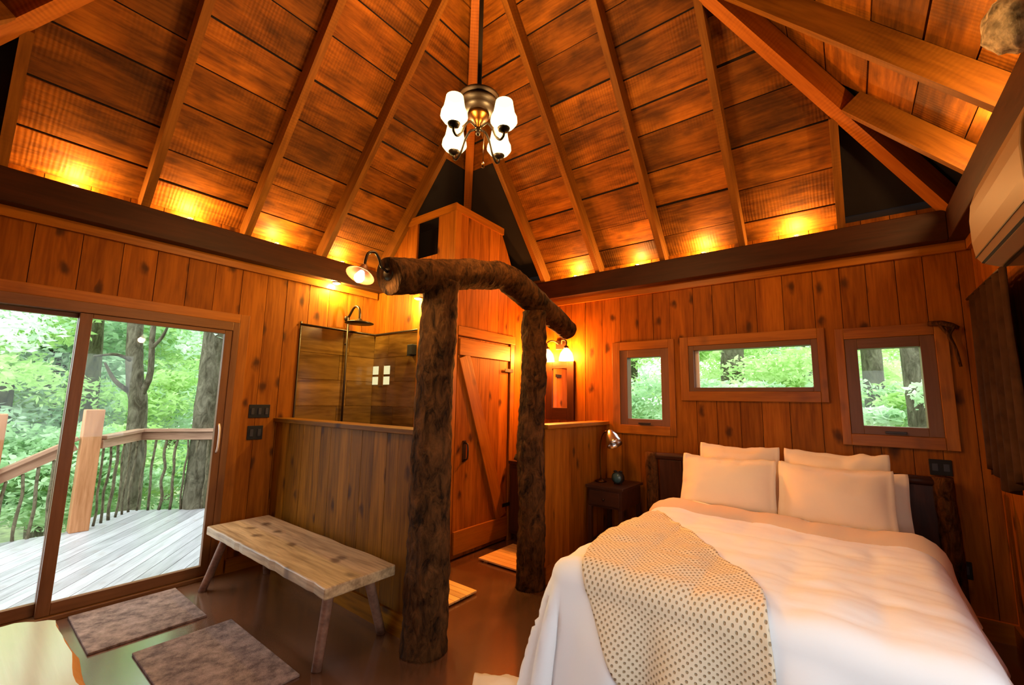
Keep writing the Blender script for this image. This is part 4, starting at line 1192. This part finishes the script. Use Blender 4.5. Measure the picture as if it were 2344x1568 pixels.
rl = thing('deck_railing', (-2.6, -3.1, ZD), 'rustic deck railing with square cedar posts and crooked stick balusters', 'railing')
def cpost(x, y, z0, z1, w=.16):
    o = box('post', (x - w/2, y - w/2, z0), (x + w/2, y + w/2, z1), M['cedar'], rl, 'Z', .008)
    lathe('cap', (x, y, z1 + .0005), [(w * .72, 0), (w * .70, .012), (.0, .03)], M['cedar'], o, 4)
cpost(-2.60, -3.20, ZD, 1.26)
cpost(-2.62, -3.92, -.6, 1.22)
def rail(p, q, name='top_rail'):
    p, q = Vector(p), Vector(q)
    beam(name, p, q, .11, .04, (0, 0, 1), M['railwood'], rl, .006)
    beam(name, p - V(0, 0, .105), q - V(0, 0, .105), .05, .10, (0, 0, 1), M['railwood'], rl, .004)
RA = [V(-2.66, -3.10, .92), V(-3.25, -2.62, .95), V(-2.62, -1.86, .955), V(-2.0, -1.35, .955)]
for a, b in zip(RA[:-1], RA[1:]): rail(a, b)
rail(V(-2.61, -3.29, .93), V(-2.62, -3.84, .62))
rs_ = random.Random(11); bs = 0
def baluster(p, z1, z0):
    global bs
    bs += 1
    pts = []
    for i in range(6):
        s = i / 5; w = .018 if 0 < i < 5 else .0
        pts.append((p.x + rs_.uniform(-w, w), p.y + rs_.uniform(-w, w), z1 + (z0 - z1) * s))
    r = rs_.uniform(.011, .017)
    tube('baluster', pts, [r, r * 1.1], M['stick'], rl, 7, 15, .12, 12, bs)
for a, b in zip(RA[:-1], RA[1:]):
    n_ = max(2, int((b - a).length / .115))
    for i in range(n_):
        p = a.lerp(b, (i + .5) / n_); baluster(p, p.z - .11, ZD)
for i in range(5):
    s = (i + .6) / 5.2; p = V(-2.61, -3.29, .93).lerp(V(-2.62, -3.84, .62), s); baluster(p, p.z - .11, -.25 - .2 * s)

# ------------------------------------------------------------------ woodland
gv = [(-60, -60, -3.2), (60, -60, -3.2), (60, 60, -3.2), (-60, 60, -3.2)]
g = mk('forest_ground', gv, [(0, 1, 2, 3)], M['ground']); tag(g, 'green forest floor around the cabin', kind='structure')

def leaf_cloud(centres, per, size, seed, flat=.5):
    """numpy leaf quads scattered round centres: (x,y,z,rx,ry,rz)"""
    rng = np.random.default_rng(seed)
    C = np.repeat(np.array(centres, float), per, axis=0); n = len(C)
    d = rng.normal(size=(n, 3)); d /= np.linalg.norm(d, axis=1)[:, None]; r = rng.random(n) ** .45
    P = C[:, :3] + d * C[:, 3:6] * r[:, None]
    a = rng.normal(size=(n, 3)); a[:, 2] *= flat; a /= np.linalg.norm(a, axis=1)[:, None]
    b = rng.normal(size=(n, 3)); b[:, 2] *= flat; b -= a * (a * b).sum(1)[:, None]; b /= np.linalg.norm(b, axis=1)[:, None]
    s = size * rng.uniform(.6, 1.4, n)[:, None]
    a *= s; b *= s * .42
    vs = np.stack([P - a, P + b, P + a, P - b], 1).reshape(-1, 3)
    return vs

def leaves(name, vs, mat, parent=None, origin=None):
    n = len(vs) // 4
    if origin is None: origin = vs.mean(0)
    me = bpy.data.meshes.new(name)
    me.vertices.add(4 * n); me.vertices.foreach_set('co', (vs - np.array(origin)).ravel())
    me.loops.add(4 * n); me.loops.foreach_set('vertex_index', np.arange(4 * n))
    me.polygons.add(n); me.polygons.foreach_set('loop_start', np.arange(0, 4 * n, 4)); me.polygons.foreach_set('loop_total', np.full(n, 4))
    me.update(); me.validate(); me.materials.append(mat)
    o = bpy.data.objects.new(name, me); COL.objects.link(o)
    o.location = Vector(origin) - (WL[parent] if parent else Vector((0, 0, 0)))
    if parent: o.parent = parent
    WL[o] = Vector(origin)
    return o

def tree(label, base, top, r0, r1, branches, crowns, lm, seed, per=600, size=.055, mids=None):
    t = thing('tree', base, label, 'tree', 'trees around the cabin')
    b, tp = Vector(base), Vector(top); mid = b.lerp(tp, .5) + V(.08 * math.sin(seed), .08 * math.cos(seed), 0)
    tube('trunk', [b] + (mids or [mid]) + [tp], [r0, (r0 + r1) / 2, r1], M['bark_out'], t, 14, 26, .10, 3, seed)
    for pts, ra, rb in branches:
        tube('branch', pts, [ra, rb], M['bark_out'], t, 8, 14, .1, 5, seed)
    if crowns:
        o = leaves('foliage', leaf_cloud(crowns, per, size, seed), lm, t); o['kind'] = 'stuff'
    return t

def ray(px, py, dist):
    d = _f2 + _r3 * ((px - 1172) / FPX) - _u3 * ((py - 784) / FPX)
    return CAM + d * (dist / Vector((d.x, d.y, 0)).length)
rr_ = random.Random(5)
def crown_at(px, py, dist, n, spread, rad):
    c = ray(px, py, dist); out = []
    for i in range(n):
        p = c + V(rr_.uniform(-1, 1) * spread, rr_.uniform(-1, 1) * spread, rr_.uniform(-.6, 1) * spread)
        out.append((p.x, p.y, p.z, rad * rr_.uniform(.6, 1.2), rad * rr_.uniform(.6, 1.2), rad * .5 * rr_.uniform(.6, 1.2)))
    return out
# through the glass door
p = ray(312, 1165, 8.1); q = ray(318, 890, 8.1); zt3 = ray(330, 300, 8.1)
tree('forked tree just outside the deck railing', (p.x, p.y, -3.2), zt3, .115, .08,
     [([q - V(0, 0, .25), ray(328, 895, 8.05), ray(345, 850, 8.0), ray(352, 740, 8.0), ray(385, 640, 8.0)], .05, .025),
      ([ray(300, 900, 8.1), ray(262, 870, 8.0), ray(240, 830, 7.9)], .035, .015), ([ray(310, 830, 8.1), ray(268, 812, 8.0), ray(215, 815, 7.8)], .03, .012), ([ray(345, 800, 8.0), ray(372, 770, 7.9), ray(390, 735, 7.8)], .03, .012)],
     crown_at(300, 640, 8.5, 12, 1.6, .8), M['leaf_pale'], 1, mids=[ray(312, 1000, 8.1), ray(310, 880, 8.12), ray(308, 790, 8.15), ray(318, 620, 8.2)])
p = ray(442, 1200, 7.4)
tree('leaning tree by the right edge of the glass door', (p.x, p.y - .1, -3.2), ray(530, 420, 7.6), .155, .13, [], crown_at(505, 560, 8, 8, 1.3, .7), M['leaf_pale'], 2, mids=[ray(445, 1165, 7.4), ray(469, 960, 7.45), ray(493, 763, 7.5)])
for i, (px, pb, d, r, lb, pt) in enumerate(((128, 1010, 13, .16, 'slim pale tree left of the door stile', 150), (148, 1000, 14.5, .11, 'thin dark tree close to the door stile', 165), (212, 1000, 11, .14, 'dark tree right of the door stile above the cedar post', 222), (5, 990, 12, .2, 'dark tree at the far left of the glass door', 12), (405, 1000, 18, .16, 'far slim tree between the forked and the leaning tree', 412))):
    p = ray(px, pb, d); q = ray(pt, 600, d)
    tree(lb, (p.x, p.y, -3.2), (q.x, q.y, q.z + 1.0), r, r * .7, [], crown_at(px, 680, d, 7, 2.2, 1.1), [M['leaf'], M['leaf_pale'], M['leaf_bright']][i % 3], 10 + i, 520, .07)
# through the back windows
for i, (px, d, r, lb) in enumerate(((1686, 9.5, .24, 'knotty dark tree in the middle of the wide window'), (1856, 13, .2, 'dark tree at the right end of the wide window'), (1988, 10, .17, 'slim grey tree at the left of the right-hand window'),
                                    (2093, 8, .24, 'thick grey tree at the right of the right-hand window'), (1447, 11, .16, 'grey tree at the left of the narrow window'), (1760, 17, .12, 'far thin tree in the wide window'))):
    p = ray(px, 900, d); q = ray(px - 6, 700, d)
    tree(lb, (p.x, p.y, -3.2), (q.x, q.y, q.z + 2.0), r, r * .8, [], crown_at(px, 720, d + 1, 5, 1.6, .9), [M['leaf_bright'], M['leaf'], M['leaf_pale']][i % 3], 30 + i, 520, .06)
# everything else green: uncountable
rr_ = random.Random(8)
def bank(name, label, pxs, pys, ds, n, rad, per, size, mat, seed):
    cs = []
    for i in range(n):
        d = rr_.uniform(*ds); c = ray(rr_.uniform(*pxs), rr_.uniform(*pys), d); s = rad * (d / 12) * rr_.uniform(.6, 1.3)
        cs.append((c.x, c.y, max(c.z, -2.8), s, s, s * .45))
    o = leaves(name, leaf_cloud(cs, per, size, seed), mat); tag(o, label, 'foliage', kind='stuff')
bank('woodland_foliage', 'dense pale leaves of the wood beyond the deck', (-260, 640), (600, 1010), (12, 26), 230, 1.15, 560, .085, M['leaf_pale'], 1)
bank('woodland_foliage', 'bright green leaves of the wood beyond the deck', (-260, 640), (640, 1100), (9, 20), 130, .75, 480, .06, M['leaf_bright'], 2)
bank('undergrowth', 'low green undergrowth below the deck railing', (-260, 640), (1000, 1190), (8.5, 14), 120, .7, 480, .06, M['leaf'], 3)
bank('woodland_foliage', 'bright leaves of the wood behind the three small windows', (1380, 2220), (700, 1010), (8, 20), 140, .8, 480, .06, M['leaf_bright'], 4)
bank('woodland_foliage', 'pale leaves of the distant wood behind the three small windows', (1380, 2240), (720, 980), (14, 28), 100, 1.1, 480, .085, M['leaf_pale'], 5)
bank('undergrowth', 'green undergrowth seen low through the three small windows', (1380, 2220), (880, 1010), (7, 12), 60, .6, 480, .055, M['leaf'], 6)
